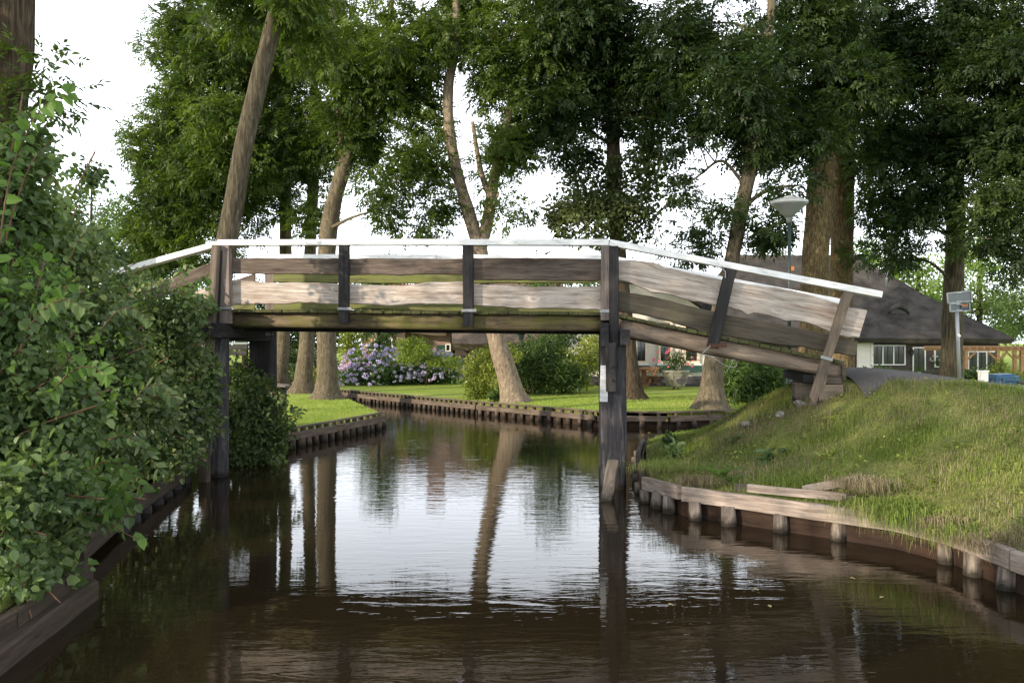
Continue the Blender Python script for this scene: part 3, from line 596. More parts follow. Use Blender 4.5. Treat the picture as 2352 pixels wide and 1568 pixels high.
# right ramp, near side
plank('upper_board', A1((247, 235), (400, 238), (500, 250), (540, 262), (575, 285), (640, 296), (700, 310), (850, 345), (1000, 375), (1100, 395), (1200, 410), (1330, 428), (1400, 435), (1550, 465), (1620, 480), (1700, 505), (1850, 550), (1940, 580), (2068, 600)),
      A1((247, 385), (330, 400), (400, 430), (460, 455), (490, 478), (560, 478), (640, 492), (700, 515), (790, 535), (850, 543), (960, 570), (1050, 580), (1150, 610), (1190, 640), (1250, 622), (1350, 640), (1430, 668), (1480, 682), (1550, 678), (1650, 700), (1780, 750), (1850, 790), (2010, 806)), M['board_light'], n=80)
plank('lower_board', A1((247, 460), (500, 500), (750, 565), (900, 600), (1050, 635), (1300, 680), (1550, 725), (1800, 785), (2002, 828)), A1((247, 612), (400, 630), (600, 680), (720, 715), (900, 770), (1100, 802), (1400, 850), (1600, 870), (1750, 905), (1982, 938)), M['board_grey'], n=60)
# right ramp, far side
plank('upper_board', A1((247, 190), (600, 250), (1000, 335), (1500, 425), (1980, 540)), A1((247, 320), (600, 380), (1000, 470), (1500, 560), (1980, 675)), M['board_grey'], far=True, off=0.0)
plank('lower_board', A1((247, 400), (600, 470), (1000, 565), (1500, 665), (1950, 775)), A1((247, 515), (600, 580), (1000, 675), (1500, 775), (1930, 880)), M['board_grey'], far=True, off=0.0)
# left ramp, both sides
for fr_ in (False, True):
    plank('upper_board', [(300, 684), (350, 660), (403, 632), (440, 618), (484, 603)], [(300, 712), (350, 690), (410, 662), (450, 650), (484, 641)], M['board_brown'], far=fr_)
    plank('lower_board', [(290, 745), (350, 715), (400, 690), (440, 672), (484, 655)], [(290, 782), (350, 756), (400, 738), (440, 722), (484, 712)], M['board_light'] if not fr_ else M['board_green'], far=fr_)
# white handrails
def rail(a, b, far=False, h=0.085, w=0.16):
    a = PN(*a, -0.10); b = PN(*b, -0.10)
    if far: a = far_off(a); b = far_off(b); a.y += 0.1; b.y += 0.1
    a = a + BN * 0.06; b = b + BN * 0.06; m = MB().beam(a, b, w, h, ch=0.06)
    return m.build('handrail', M['white'], bridge, frame(a, b - a, BN))
for fr_ in (False, True):
    rail((501, 557.0), (950, 556), fr_); rail((951, 556), (1398, 556.5), fr_)
    rail((1400.5, 557), (2026, 676.5), fr_)
    rail((256, 627), (500, 560), fr_)
# posts
def post(a, b, w, h, mat, off, far=False, name='post', nb=(0, 1, 0), wob=0.03, parent=bridge, ch=0.08):
    a = PN(*a, off); b = PN(*b, off)
    if far: a = far_off(a); b = far_off(b); a.y += 0.15; b.y += 0.15
    m = MB().beam(a, b, h, w, up=BD, ch=ch, wob=wob); return m.build(name, mat, parent, frame(a, b - a, BN))
for fr_ in (False, True):
    post((791, 564), (790, 742), 0.145, 0.09, M['post_dark'], -0.06, fr_)
    post((1075, 564), (1076, 748), 0.145, 0.09, M['post_dark'], -0.06, fr_)
    post((1391, 564), (1390, 735), 0.125, 0.10, M['post_grey'], -0.06, fr_)
    post((1410, 566), (1411, 845), 0.125, 0.12, M['post_dark'], -0.08, fr_)
    post((517, 563), (519, 743), 0.175, 0.09, M['post_grey'], -0.06, fr_)
    post(c1(1070, 300), c1(935, 875), 0.155, 0.10, M['post_dark'], -0.07, fr_)
    post((268, 640), (278, 720), 0.12, 0.09, M['post_dark'], -0.06, fr_)
post((497, 563), (481, 822), 0.11, 0.10, M['post_brown'], -0.16)
post((508, 575), (500, 770), 0.05, 0.05, M['post_dark'], -0.10)
# long end strut with a pointed foot
def strut():
    a = [c1(1897, 462), c1(1965, 480), c1(1800, 985), c1(1765, 1140), c1(1715, 1225), c1(1690, 1325), c1(1648, 1230)]
    fr_ = [PN(x, y, -0.14) for x, y in a]; bk = [p + BN * 0.06 for p in fr_]; n = len(a)
    fs = [tuple(range(n)), tuple(range(2 * n - 1, n - 1, -1))] + [(i, (i + 1) % n, n + (i + 1) % n, n + i) for i in range(n)]
    o = MB().add(fr_ + bk, fs).build('strut', M['post_brown'], bridge, frame(fr_[0], fr_[4] - fr_[0], BN)); return o
strut()
# steel straps round the feet of the posts
def strap(x0, x1, y, tilt=0, off=-0.12):
    a = PN(x0, y - tilt, off); b = PN(x1, y + tilt, off); m = MB().beam(a, b, 0.012, 0.04)
    for q in (a.lerp(b, .3), a.lerp(b, .8)): m.tube([q, q - BN * 0.02], 0.010, 8)
    m.build('steel_strap', M['steel'], bridge)
strap(775, 807, 709); strap(1060, 1094, 713); strap(1378, 1400, 714.5); strap(504, 536, 708)
strap(*[c1(1728, 945)[0], c1(1815, 965)[0]], c1(1770, 953)[1], 4, off=-0.16)
# main beams: squared logs, one each side
def log(pts, r, mat, far=False, off=0.17, squash=1.0, name='main_beam'):
    q = []
    for i in range(len(pts) - 1):
        for j in range(10):
            t = j / 10; q.append(PN(pts[i][0] + (pts[i + 1][0] - pts[i][0]) * t, pts[i][1] + (pts[i + 1][1] - pts[i][1]) * t, off))
    q.append(PN(*pts[-1], off))
    if far: q = [far_off(p) - BN * 0.2 for p in q]
    m = MB(); seg = 18; n = len(q); ph = random.uniform(0, 40)
    d = (q[-1] - q[0]).normalized(); up = d.cross(BN).normalized()
    if up.z < 0: up = -up
    vs = []
    for i, p in enumerate(q):
        for j in range(seg):
            a = 2 * math.pi * j / seg; c, s_ = math.cos(a), math.sin(a); e = 0.62
            u = math.copysign(abs(c) ** e, c); v = math.copysign(abs(s_) ** e, s_)
            k = r * (1 + 0.05 * mnoise.noise(Vector((i * 0.25 + ph, math.cos(a) * 1.3, math.sin(a) * 1.3))))
            vs.append(p + BN * u * k + up * v * k * squash)
    fs = [(i * seg + j, i * seg + (j + 1) % seg, (i + 1) * seg + (j + 1) % seg, (i + 1) * seg + j) for i in range(n - 1) for j in range(seg)] + [tuple(range(seg)), tuple(range(n * seg - 1, (n - 1) * seg - 1, -1))]
    m.add(vs, fs).build(name, mat, bridge, frame(q[0], q[-1] - q[0], BN), smooth=True)
for fr_ in (False, True):
    log([(528, 734), (1382, 742)], 0.122, M['beam_moss'], fr_, squash=1.0)
    log([c1(270, 726), c1(980, 872), c1(1885, 1035)], 0.128, M['beam_pale'], fr_, squash=1.0)
    log([(290, 800), (478, 738)], 0.115, M['beam_pale'], fr_)
# deck boards
def deck(a, b, n, z_up=0.0):
    a = PN(*a, 0.0); b = PN(*b, 0.0); d = (b - a).normalized(); L = (b - a).length; wd = L / n
    for i in range(n):
        c = a + d * (wd * (i + 0.5)) + BN * 1.0 + Vector((0, 0, z_up + random.uniform(-.004, .004)))
        p0 = c - BN * (1.06 + random.uniform(-.02, .03)); p1 = c + BN * 1.05
        m = MB().beam(p0, p1, wd - 0.008, 0.045, up=(d.cross(BN) if d.cross(BN).z > 0 else -d.cross(BN)), ch=0.12); m.build('deck_board', M['deck'], bridge, frame(p0, p1 - p0, d))
deck((528, 713.5), (1400, 720), 40); deck(c1(235, 640), c1(1900, 985), 22); deck((285, 788), (500, 714), 10)
# thin dark strip running along under the deck
for y0, y1 in ((757, 764),):
    a = PN(560, 757, 0.5); b = PN(1385, 764, 0.5); MB().beam(a, b, 0.05, 0.05).build('under_strip', M['post_dark'], bridge)
# piers: near and far piles with a saddle beam between
def pile(px, top, bot, w, mat, far=False, name='pile', lean=0, off=0.02):
    a = PN(px + lean, top, off); b = PN(px, bot, off)
    if far: a = far_off(a); b = far_off(b); a.y += 0.05; b.y += 0.05
    b = Vector((b.x, b.y, -0.7)); n = 14; pts = [a.lerp(b, i / n) for i in range(n + 1)]
    m = MB(); seg = 24; vs = []; ph = random.uniform(0, 60)
    for i, p in enumerate(pts):
        for j in range(seg):
            an = 2 * math.pi * j / seg; c_, s_ = math.cos(an), math.sin(an); u = math.copysign(abs(c_) ** .62, c_); v = math.copysign(abs(s_) ** .62, s_)
            k = w / 2 * (1 + .09 * mnoise.noise(Vector((c_ * 2.2 + ph, s_ * 2.2, p.z * .9))) + .03 * mnoise.noise(Vector((c_ * 7 + ph, s_ * 7, p.z * 1.2))))
            vs.append(p + BD * u * k + BN * v * k)
    fs = [(i * seg + j, i * seg + (j + 1) % seg, (i + 1) * seg + (j + 1) % seg, (i + 1) * seg + j) for i in range(n) for j in range(seg)] + [tuple(range(seg - 1, -1, -1)), tuple(range(n * seg, (n + 1) * seg))]
    return m.add(vs, fs).build(name, mat, bridge, frame(pts[0], pts[-1] - pts[0], BN))
pile(1409, 757, 1130, 0.36, M['pile'], off=0.06); pile(1404, 757, 1130, 0.36, M['pile_dark'], True)
pile(501, 760, 1094, 0.27, M['pile'], off=0.04, lean=1); pile(505, 757, 1094, 0.42, M['pile_dark'], True)
def saddle(x0, x1, y0, y1, mat=None, y_a=-0.24, y_b=2.35):
    a = PN((x0 + x1) / 2, (y0 + y1) / 2, 0.0); h = (y1 - y0) / F * a.y; w_ = (x1 - x0) / F * a.y
    dv_ = (far_off(a) - a).normalized(); p0 = a + dv_ * y_a; p1 = a + dv_ * y_b; MB().beam(p0, p1, w_, h, ch=0.06, wob=0.02).build('saddle_beam', mat or M['post_dark'], bridge, frame(p0, p1 - p0, BD))
saddle(1379, 1398, 742, 795); saddle(1424, 1446, 757, 792); saddle(466, 492, 742, 775); saddle(500, 528, 742, 775)
post(c1(195, 840), c1(197, 1195), 0.145, 0.10, M['post_dark'], -0.22)
for y in (1010, 1110): 
    q = PN(*c1(192, y), -0.30); MB().tube([q, q - BN * 0.02], 0.018, 8).build('bolt', M['rust'], bridge)
a = PN(*c1(148, 1005), -0.19); b = PN(*c1(140, 1270), -0.19); MB().beam(a, b, 0.012, 0.105, up=BD, wob=0.12).build('white_strip', M['whitewear'], bridge)
post((480, 822), (472, 850), 0.10, 0.09, M['post_brown'], -0.16)
post((489, 850), (470, 1085), 0.10, 0.10, M['pile'], -0.20)
# cross beam joining the left pier, with the number plate
a = PN(472, 768, 0.1); b = PN(620, 768, 0.1); 
p0 = PN(497, 764, 0.3); p1 = P(612, 766, 14.7); MB().beam(p0, p1, 0.16, 0.26, ch=0.05).build('cross_beam', M['post_dark'], bridge, frame(p0, p1 - p0))
sg = MB().b2(-0.062, 0.062, -0.006, 0.006, -0.05, 0.05).build('number_plate', M['sign_green'], bridge)
pc = P(619, 767.5, 14.2); sg.location = pc - bridge.location
def text(body, size, loc, mat, parent, name='lettering', rot=(math.pi / 2, 0, 0)):
    cu = bpy.data.curves.new(name, 'FONT'); cu.body = body; cu.size = size; cu.align_x = 'CENTER'; cu.align_y = 'CENTER'; cu.extrude = 0.001
    o = bpy.data.objects.new(name, cu); dg = bpy.context.evaluated_depsgraph_get(); COL.objects.link(o); dg.update()
    me = bpy.data.meshes.new_from_object(o.evaluated_get(bpy.context.evaluated_depsgraph_get())); bpy.data.objects.remove(o); me.materials.append(mat) if not me.materials else None
    q = bpy.data.objects.new(name, me); q.location = loc; q.rotation_euler = rot; q.parent = parent; COL.objects.link(q); return q
text('GZ-4', 0.058, (0, -0.0085, 0), M['trim'], sg)
# iron bracket and loose wire at the ramp post
q0 = PN(*c1(865, 915), -0.15); q1 = PN(*c1(1030, 300), -0.15); q2 = PN(*c1(985, 285), -0.15); q3 = PN(*c1(870, 925), -0.1); q4 = PN(*c1(950, 945), -0.1); q5 = PN(*c1(1050, 965), 0.0)
MB().tube([PN(*c1(920, 860), -0.15), q0, q3, q4], 0.008, 6).build('iron_bracket', M['wire'], bridge)
MB().tube([q1 + Vector((0, 0, -.12)), q1 + Vector((0, 0, -.03)), q2, PN(*c1(940, 280), -.1)], 0.008, 6).build('iron_bracket', M['wire'], bridge)
MB().beam(PN(*c1(905, 858), -.14), PN(*c1(1040, 862), -.1), 0.03, 0.05).build('iron_bracket', M['rust'], bridge)
wp = [PN(*c1(870, 925), 0.0), PN(*c1(960, 960), 0), PN(*c1(1040, 1010), .1), PN(*c1(1100, 1015), .1), PN(*c1(1115, 985), .1), PN(*c1(1090, 960), .05), PN(*c1(1075, 1000), .05), PN(*c1(1030, 1060), .05)]
MB().tube(smooth_path([tuple(p) for p in wp], 6), 0.005, 5).build('wire', M['wire'], bridge)
# right abutment
def blk(p, q, off, dep, mat, name='abutment_block'):
    a = PN(p[0], (p[1] + q[1]) / 2, off); b = PN(q[0], (p[1] + q[1]) / 2, off); h = (q[1] - p[1]) / F * a.y
    a = a + BN * dep / 2; b = b + BN * dep / 2; MB().beam(a, b, dep, h, ch=0.05, wob=0.015).build(name, mat, bridge, frame(a, b - a, BN))
blk(c1(1540, 1130), c1(1700, 1250), 0.25, 0.3, M['post_brown']); blk(c1(1715, 1147), c1(1895, 1270), -0.13, 0.22, M['post_brown'])
blk(c1(1690, 1080), c1(1880, 1140), 0.0, 0.3, M['post_brown']); blk(c1(1600, 1068), c1(1700, 1135), 0.15, 1.9, M['post_dark'])
blk(c1(1885, 1000), c1(1915, 1110), 0.0, 0.08, M['board_grey'])
blk(c1(1540, 1240), c1(1700, 1420), 0.42, 0.15, M['backing'])
post(c1(1680, 1240), c1(1672, 1440), 0.13, 0.12, M['post_brown'], 0.05); post(c1(1700, 1255), c1(1703, 1330), 0.07, 0.1, M['post_grey'], -0.02)
post(c1(1560, 1230), c1(1560, 1440), 0.14, 0.12, M['post_dark'], 0.35)
a = PN(*c1(1880, 900), 0.05); 
# leaning stub in the water by the right pile
stub = thing('leaning_stub', tuple(Gp(1393, 1154)), 'short mossy timber stub leaning in the water against the right bridge pile', 'stub')
a = P(1409, 1062, 11.45); b = P(1393, 1154, 10.95); b2 = b + (b - a) * 0.4
MB().beam(a, b2, 0.12, 0.155, up=BD, ch=0.12, wob=0.05).build('timber', M['stub'], stub, frame(a, b2 - a, BN))
stub2 = thing('leaning_stub', tuple(Gp(470, 1106)), 'yellow mossy timber stub beside the left bridge pile', 'stub')
a = P(470, 1032, 12.7); b = P(470, 1106, 12.45); b2 = b + (b - a) * 0.4
MB().beam(a, b2, 0.12, 0.14, up=BD, ch=0.12, wob=0.05).build('timber', M['moss_board'], stub2, frame(a, b2 - a, BN))

# ------------------------------------------------------------------ timber revetments along the banks
def revet(name, label, line, ztop, piles, side, mats, bh=0.17, bt=0.075, pr=0.075, cap=0, beam_len=None, loose=0.01):
    """line: XY polyline; piles: XY points; side: +1 water on the left of the line direction, -1 on the right"""
    c = line[len(line) // 2]; root = thing(name, (c[0], c[1], 0), label, 'bank revetment')
    def nrm(a, b):
        d = Vector((b[0] - a[0], b[1] - a[1], 0)).normalized(); return Vector((-d.y, d.x, 0)) * side
    for i in range(len(line) - 1):
        a, b = line[i], line[i + 1]; n = nrm(a, b); L = math.dist(a, b); k = max(1, int(round(L / (beam_len or 99))))
        for j in range(k):
            p = Vector((a[0] + (b[0] - a[0]) * j / k, a[1] + (b[1] - a[1]) * j / k, 0)); q = Vector((a[0] + (b[0] - a[0]) * (j + 1) / k, a[1] + (b[1] - a[1]) * (j + 1) / k, 0))
            za, zb = (ztop if isinstance(ztop, (int, float)) else ztop(p.x, p.y)), (ztop if isinstance(ztop, (int, float)) else ztop(q.x, q.y))
            e = (q - p).normalized() * 0.004
            pa = p + n * (0.05 + bt / 2) + Vector((0, 0, za - bh / 2)) + e; qa = q + n * (0.05 + bt / 2) + Vector((0, 0, zb - bh / 2 + random.uniform(-loose, loose))) - e
            MB().beam(pa, qa, bt, bh, ch=0.1, wob=0.03).build('waling', mats[0], root, frame(pa, qa - pa))
            pb = p + n * 0.015 + Vector((0, 0, za - 0.33)); qb = q + n * 0.015 + Vector((0, 0, zb - 0.33))
            MB().beam(pb, qb, 0.03, 0.6, ch=0.05).build('sheet_board', mats[2], root, frame(pb, qb - pb))
            if cap:
                pc = p - n * 0.02 + Vector((0, 0, za + cap)); qc = q - n * 0.02 + Vector((0, 0, zb + cap))
                MB().beam(pc, qc, 0.10, 0.03, ch=0.1, wob=0.03).build('cap_board', mats[0], root, frame(pc, qc - pc))
    for (x, y) in piles:
        # nearest segment gives the outward direction
        best = min(range(len(line) - 1), key=lambda i: abs((Vector((x, y)) - (Vector(line[i]) + Vector(line[i + 1])) / 2).length - 0) - 0.5 * math.dist(line[i], line[i + 1]))
        n = nrm(line[best], line[best + 1]); z = ztop if isinstance(ztop, (int, float)) else ztop(x, y); r = pr * random.uniform(0.85, 1.12)
        p = Vector((x, y, 0)) + n * (0.045 + r * 0.75); t = Vector((random.uniform(-.03, .03), random.uniform(-.03, .01), 0)); top = z - bh + (0.02 if not cap else cap + bh - 0.03)
        if cap: MB().tube([p - n * (r * 1.6) + Vector((0, 0, z - 0.02)), p - n * (r * 1.6) + Vector((0, 0, z + cap))], r * 0.8, 8).build('pile_head', mats[1], root)
        MB().tube([p + t + Vector((0, 0, z - bh + 0.015)), p + t * .5 + Vector((0, 0, 0.02)), p + Vector((0, 0, -0.6))], [r * 0.92, r * 1.06, r], 14, 0.25).build('pile', mats[1], root, frame(p, (0, 0, 1), (0, 1, 0)), smooth=True)
    return root
wp_ = lambda *l: [tuple(Gp(x, y)[:2]) for x, y in l]
revet('bank_revetment', 'weathered timber revetment holding the rough grass bank at the right of the bridge', [(1.78, 10.95), (2.05, 10.0), (3.80, 8.42), (4.08, 7.8), (4.14, 6.9), (4.4, 5.4), (4.75, 3.4)],
      lambda x, y: 0.31 if y > 10.5 else 0.355, [(1.80, 10.85), (1.88, 10.5), (1.98, 10.2)] + wp_((1609, 1190), (1688, 1202), (1803, 1217), (1932, 1234), (2059, 1248), (2132, 1266), (2192, 1290), (2265, 1319), (2340, 1350)) + [(4.22, 6.5), (4.3, 6.05)], -1, (M['quay'], M['stake'], M['backing']), 0.165, 0.08, 0.080)
revet('bank_revetment', 'short end of boards closing the grassy point behind the right bridge pile', [(2.45, 15.4), (2.1, 13.6), (1.9, 12.1), (1.78, 10.98)], 0.28, [(2.3, 14.8), (2.15, 14.0), (2.0, 13.0), (1.9, 12.2), (1.85, 11.5)], -1, (M['moss_board'], M['stub'], M['backing']), 0.15)
def along(a, b, n): return [(a[0] + (b[0] - a[0]) * (i + .5) / n, a[1] + (b[1] - a[1]) * (i + .5) / n) for i in range(n)]
M['pile_far'] = wood('dark_stake_wood', (0.025, 0.018, 0.012), (0.14, 0.105, 0.075), 0.0, knots=0, grain=8, stain=(0.01, 0.008, 0.006), stainamt=0.7, wet=True)
FQ = (M['quay_far'], M['pile_far'], M['backing'])
revet('bank_revetment', 'long timber revetment edging the sunlit far lawn under the hydrangeas', [(-0.95, 23.85), (-5.9, 29.75)], 0.27, along((-0.95, 23.85), (-5.9, 29.75), 32), 1, FQ, 0.13, 0.06, 0.055, 0.09, 2.6)
revet('bank_revetment', 'straight timber revetment edging the far lawn below the leaning pale tree', [(3.7, 20.3), (2.05, 20.55), (-0.92, 23.83)], 0.27, along((2.05, 20.55), (-0.92, 23.83), 13) + along((3.7, 20.3), (2.05, 20.55), 4), 1, FQ, 0.13, 0.06, 0.055, 0.09, 2.6)
revet('bank_revetment', 'dark mossy revetment edging the far lawn at the foot of the flared tree', [(6.6, 21.0), (5.0, 20.75), (3.72, 20.3)], 0.27, along((6.6, 21.0), (3.7, 20.3), 7), 1, FQ, 0.13, 0.06, 0.055, 0.09, 2.0)
revet('bank_revetment', 'old far revetment running off behind the left lawn', [(-5.92, 29.78), (-12, 37)], 0.27, along((-5.9, 29.8), (-12, 37), 22), 1, FQ, 0.14, 0.07, 0.07, 0.0, 2.6)
revet('bank_revetment', 'mossy timber revetment round the corner of the left lawn', [(-4.36, 16.2), (-3.2, 19.7), (-3.1, 20.1)], 0.29, along((-4.36, 16.2), (-3.15, 19.9), 13), -1, FQ, 0.14, 0.07, 0.08, 0.07, 2.4)
revet('bank_revetment', 'hidden side revetment behind the left lawn corner', [(-3.1, 20.12), (-5.2, 26.2)], 0.29, along((-3.1, 20.1), (-5.2, 26.2), 14), -1, FQ, 0.14, 0.07, 0.07, 0.0, 2.4)
LQ = (M['moss_board'], M['post_dark'], M['backing'])
revet('bank_revetment', 'dark mossy boards along the bushy left bank beside the bridge pile', [(-3.95, 7.55), (-4.25, 8.9), (-4.45, 9.9), (-4.72, 11.6), (-5.0, 12.9)], 0.27, along((-4.25, 8.9), (-4.45, 9.9), 2) + along((-4.45, 9.9), (-4.9, 12.6), 5), -1, LQ, 0.2, 0.10, 0.085)
revet('bank_revetment', 'low moss-covered timbers at the lower left corner of the bank', [(-3.3, 4.0), (-3.38, 5.6), (-3.52, 6.9)], 0.27, [], -1, LQ, 0.2, 0.08, 0.09)
ot = thing('old_timber', (-3.3, 6.1, 0), 'old brown squared timber lying low in the water in front of the lower left bank', 'timber'); a = Vector((-3.12, 4.3, .05)); b = Vector((-3.36, 6.75, .06)); MB().beam(a, b, .17, .2, ch=.14, wob=.07).build('timber', M['moss_board'], ot, frame(a, b - a))
# loose planks on the right bank
for a, b, lab in ((c3(870, 420), c3(1400, 470), 'pale loose plank lying behind the revetment on the right bank'), (c3(1170, 430), c3(1470, 372), 'broken brown plank tilted up under dry grass on the right bank')):
    p = P(*a, 9.75 if a[0] < 1650 else 9.3); q = P(*b, 8.95); r = thing('loose_plank', tuple(p), lab, 'plank'); MB().beam(p, q, 0.04, 0.085, wob=0.06).build('timber', M['quay'], r, frame(p, q - p))
for (x, y, d) in ((c3(835, 420)[0], c3(835, 420)[1], 9.75), (c3(1110, 440)[0], c3(1110, 440)[1], 9.45), (c3(1400, 475)[0], c3(1400, 475)[1], 9.0)):
    p = P(x, y, d); r = MB().box((p.x, p.y, p.z - 0.08), (0.13, 0.12, 0.24)).build('stake', M['stub']); r.location = (0, 0, 0)
    tag(r, {0: 'square grey stake head nearest the fern on the right bank', 1: 'middle square stake head between the two loose planks', 2: 'square stake head at the right end of the pale loose plank'}[0 if d > 9.6 else 1 if d > 9.2 else 2], 'stake', 'stake heads behind the right revetment')

# ------------------------------------------------------------------ trees
def Bc(px, py, d, rpx, rpy, rd=1.6, dens=3.2):
    c = P(px, py, d); a = math.pi * rpx * rpy * (d / 24.0) ** 2; return (tuple(c), (rpx / F * d, rd, rpy / F * d), max(3, int(a / 5000 * dens * 1.32)))
top = lambda px, d, r=150: Bc(px, -160, d, r, 120, 2.6, 2.2)
tree('tall smooth trunk leaning right, rising just behind the left end of the bridge', [TP((482, 985, 17, 54), (492, 800, 17, 50), (508, 650, 17, 47), (521, 560, 17, 46), (540, 450, 17, 45), (564, 320, 17, 43), (594, 190, 17, 41), (627, 60, 17, 38), (660, -80, 17, 38), (695, -260, 17, 28))],
     [Bc(640, -150, 17, 260, 110, 2.4, 2.4), Bc(700, 60, 19, 90, 100, 1.2, 2.6), Bc(560, 20, 18.5, 90, 60, 1.2, 2.4), Bc(700, 0, 16.6, 60, 45, .4, 2.0)], 1)
tree('dense crown at the left edge of the tree row, against the open sky', [TP((430, 905, 29, 44), (428, 700, 29, 36), (425, 450, 29, 30), (430, 200, 29, 22), (440, -60, 29, 14))],
     [Bc(420, 90, 28, 80, 110, 1.8), Bc(400, 330, 28, 90, 150, 1.8, 3.8), Bc(470, 450, 27, 130, 150, 1.8, 3.6), Bc(350, 560, 28, 85, 90, 1.5, 3.4), Bc(520, 160, 27, 120, 150, 1.8), Bc(530, 330, 26, 110, 120, 1.5, 3.2), Bc(430, -140, 28, 110, 110, 2.4, 2.2)], 2, 'bark_dark', 'leaf_ash')
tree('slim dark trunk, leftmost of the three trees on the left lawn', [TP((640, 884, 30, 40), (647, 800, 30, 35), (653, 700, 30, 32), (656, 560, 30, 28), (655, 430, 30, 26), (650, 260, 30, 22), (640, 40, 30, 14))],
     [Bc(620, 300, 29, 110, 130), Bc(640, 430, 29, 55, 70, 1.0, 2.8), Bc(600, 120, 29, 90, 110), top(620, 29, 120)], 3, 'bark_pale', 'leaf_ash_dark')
tree('middle one of the three trees on the left lawn', [TP((695, 899, 28, 42), (703, 810, 28, 36), (709, 700, 28, 31), (713, 560, 28, 27), (720, 400, 28, 24), (722, 200, 28, 18), (730, 20, 28, 12))],
     [Bc(720, 330, 27, 85, 120, 1.5), Bc(715, 500, 27, 35, 60, 0.8, 3), Bc(740, 130, 27, 110, 140), top(740, 27, 120)], 4, 'bark_pale')
tree('stout flared trunk, nearest of the three trees on the left lawn', [TP((752, 914, 25, 56), (751, 850, 25, 47), (749, 740, 25, 44), (750, 600, 25, 42), (762, 490, 25, 38), (795, 370, 25, 32), (845, 260, 25, 26), (880, 150, 25, 18), (900, 0, 25, 12)), TP((790, 390, 25, 24), (780, 250, 25, 22), (765, 100, 25, 18), (760, -60, 25, 12))],
     [Bc(850, 160, 24.5, 110, 160), Bc(830, 330, 25, 80, 70, 1.2, 2.6), Bc(900, 430, 23.4, 85, 45, .8, 1.5), Bc(870, 500, 23.4, 50, 50, .7, 1.2), Bc(960, 530, 23.4, 60, 30, 0.6, 0.8), top(850, 25, 150)], 5, 'bark_pale')
tree('pale forked trunk leaning left, growing out of the far lawn edge in the middle', [TP((1180, 927, 24, 58), (1165, 860, 24, 48), (1147, 800, 24, 44), (1131, 740, 24, 41), (1113, 640, 24, 38), (1102, 575, 24, 37)),
     TP((1104, 585, 24, 33), (1080, 500, 24, 30), (1052, 405, 24, 27), (1032, 300, 24, 25), (1030, 200, 24, 23), (1046, 110, 24, 19), (1048, -60, 24, 14)), TP((1100, 585, 24, 30), (1122, 500, 24, 28), (1137, 400, 24, 24), (1165, 290, 24, 18), (1185, 130, 24, 12)), TP((1128, 455, 24, 16), (1105, 395, 24, 13), (1085, 280, 24, 8))],
     [Bc(960, 130, 24, 100, 170), Bc(1075, 30, 24.8, 70, 80, .8), Bc(1190, 130, 24, 110, 170), Bc(960, 350, 24, 70, 100, 1.2, 3), Bc(1020, 460, 24, 45, 50, 0.8, 2.2), Bc(1165, 330, 24, 75, 110, 1.2, 3), Bc(1170, 480, 24, 55, 50, 0.8, 1.5), top(1060, 24, 170)], 6, 'bark_light', nl=16)
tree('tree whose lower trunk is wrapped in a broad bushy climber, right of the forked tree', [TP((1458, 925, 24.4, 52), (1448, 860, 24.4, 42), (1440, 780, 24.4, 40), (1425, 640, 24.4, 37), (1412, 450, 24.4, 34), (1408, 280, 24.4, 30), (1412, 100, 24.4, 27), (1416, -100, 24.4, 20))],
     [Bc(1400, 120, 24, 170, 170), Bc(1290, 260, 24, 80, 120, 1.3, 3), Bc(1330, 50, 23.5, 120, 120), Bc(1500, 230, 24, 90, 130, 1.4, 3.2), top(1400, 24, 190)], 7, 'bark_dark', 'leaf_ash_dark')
cl_root = thing('climber', tuple(P(1416, 560, 24.2)), 'broad bushy climber with round leaves hanging round the tree above the bridge rail', 'climbing plant')
leaf_mass('foliage', [Bl(1400, 480, 24, 150, 85, 1.0, 85), Bl(1340, 360, 24, 70, 60, .8, 14), Bl(1470, 370, 24, 80, 110, .9, 30), Bl(1430, 260, 24, 60, 80, .8, 14), Bl(1290, 500, 24, 50, 40, .6, 6)], M['leaf_alder'], cl_root, 21, 90, (0.3, 0.5), 0.12, 0.085, broad=True)
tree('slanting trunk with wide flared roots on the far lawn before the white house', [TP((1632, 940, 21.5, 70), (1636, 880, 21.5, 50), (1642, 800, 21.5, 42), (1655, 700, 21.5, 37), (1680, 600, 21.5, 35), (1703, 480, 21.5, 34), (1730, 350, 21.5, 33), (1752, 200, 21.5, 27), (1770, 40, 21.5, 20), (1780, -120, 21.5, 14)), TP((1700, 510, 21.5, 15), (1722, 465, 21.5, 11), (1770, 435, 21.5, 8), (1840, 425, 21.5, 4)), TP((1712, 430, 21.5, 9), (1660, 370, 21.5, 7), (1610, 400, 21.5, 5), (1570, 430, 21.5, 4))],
     [Bc(1700, 200, 21, 130, 150), Bc(1600, 110, 21.5, 95, 120), Bc(1590, 290, 21.5, 60, 60, 1.0, 1.8), Bc(1640, 500, 21, 75, 50, 1.0, 1.7), Bc(1600, 570, 21, 55, 25, 0.8, 1.6), Bc(1770, 500, 21.5, 70, 80, 1.0, 1.7), Bc(1760, 340, 21.5, 90, 70, 1.2, 3), Bc(1800, 440, 21.5, 45, 30, .8, 1.6), Bc(1560, 440, 21.5, 30, 40, .6, .8), top(1700, 21.5, 170)], 8, 'bark_pale', 'leaf_ash_dark')
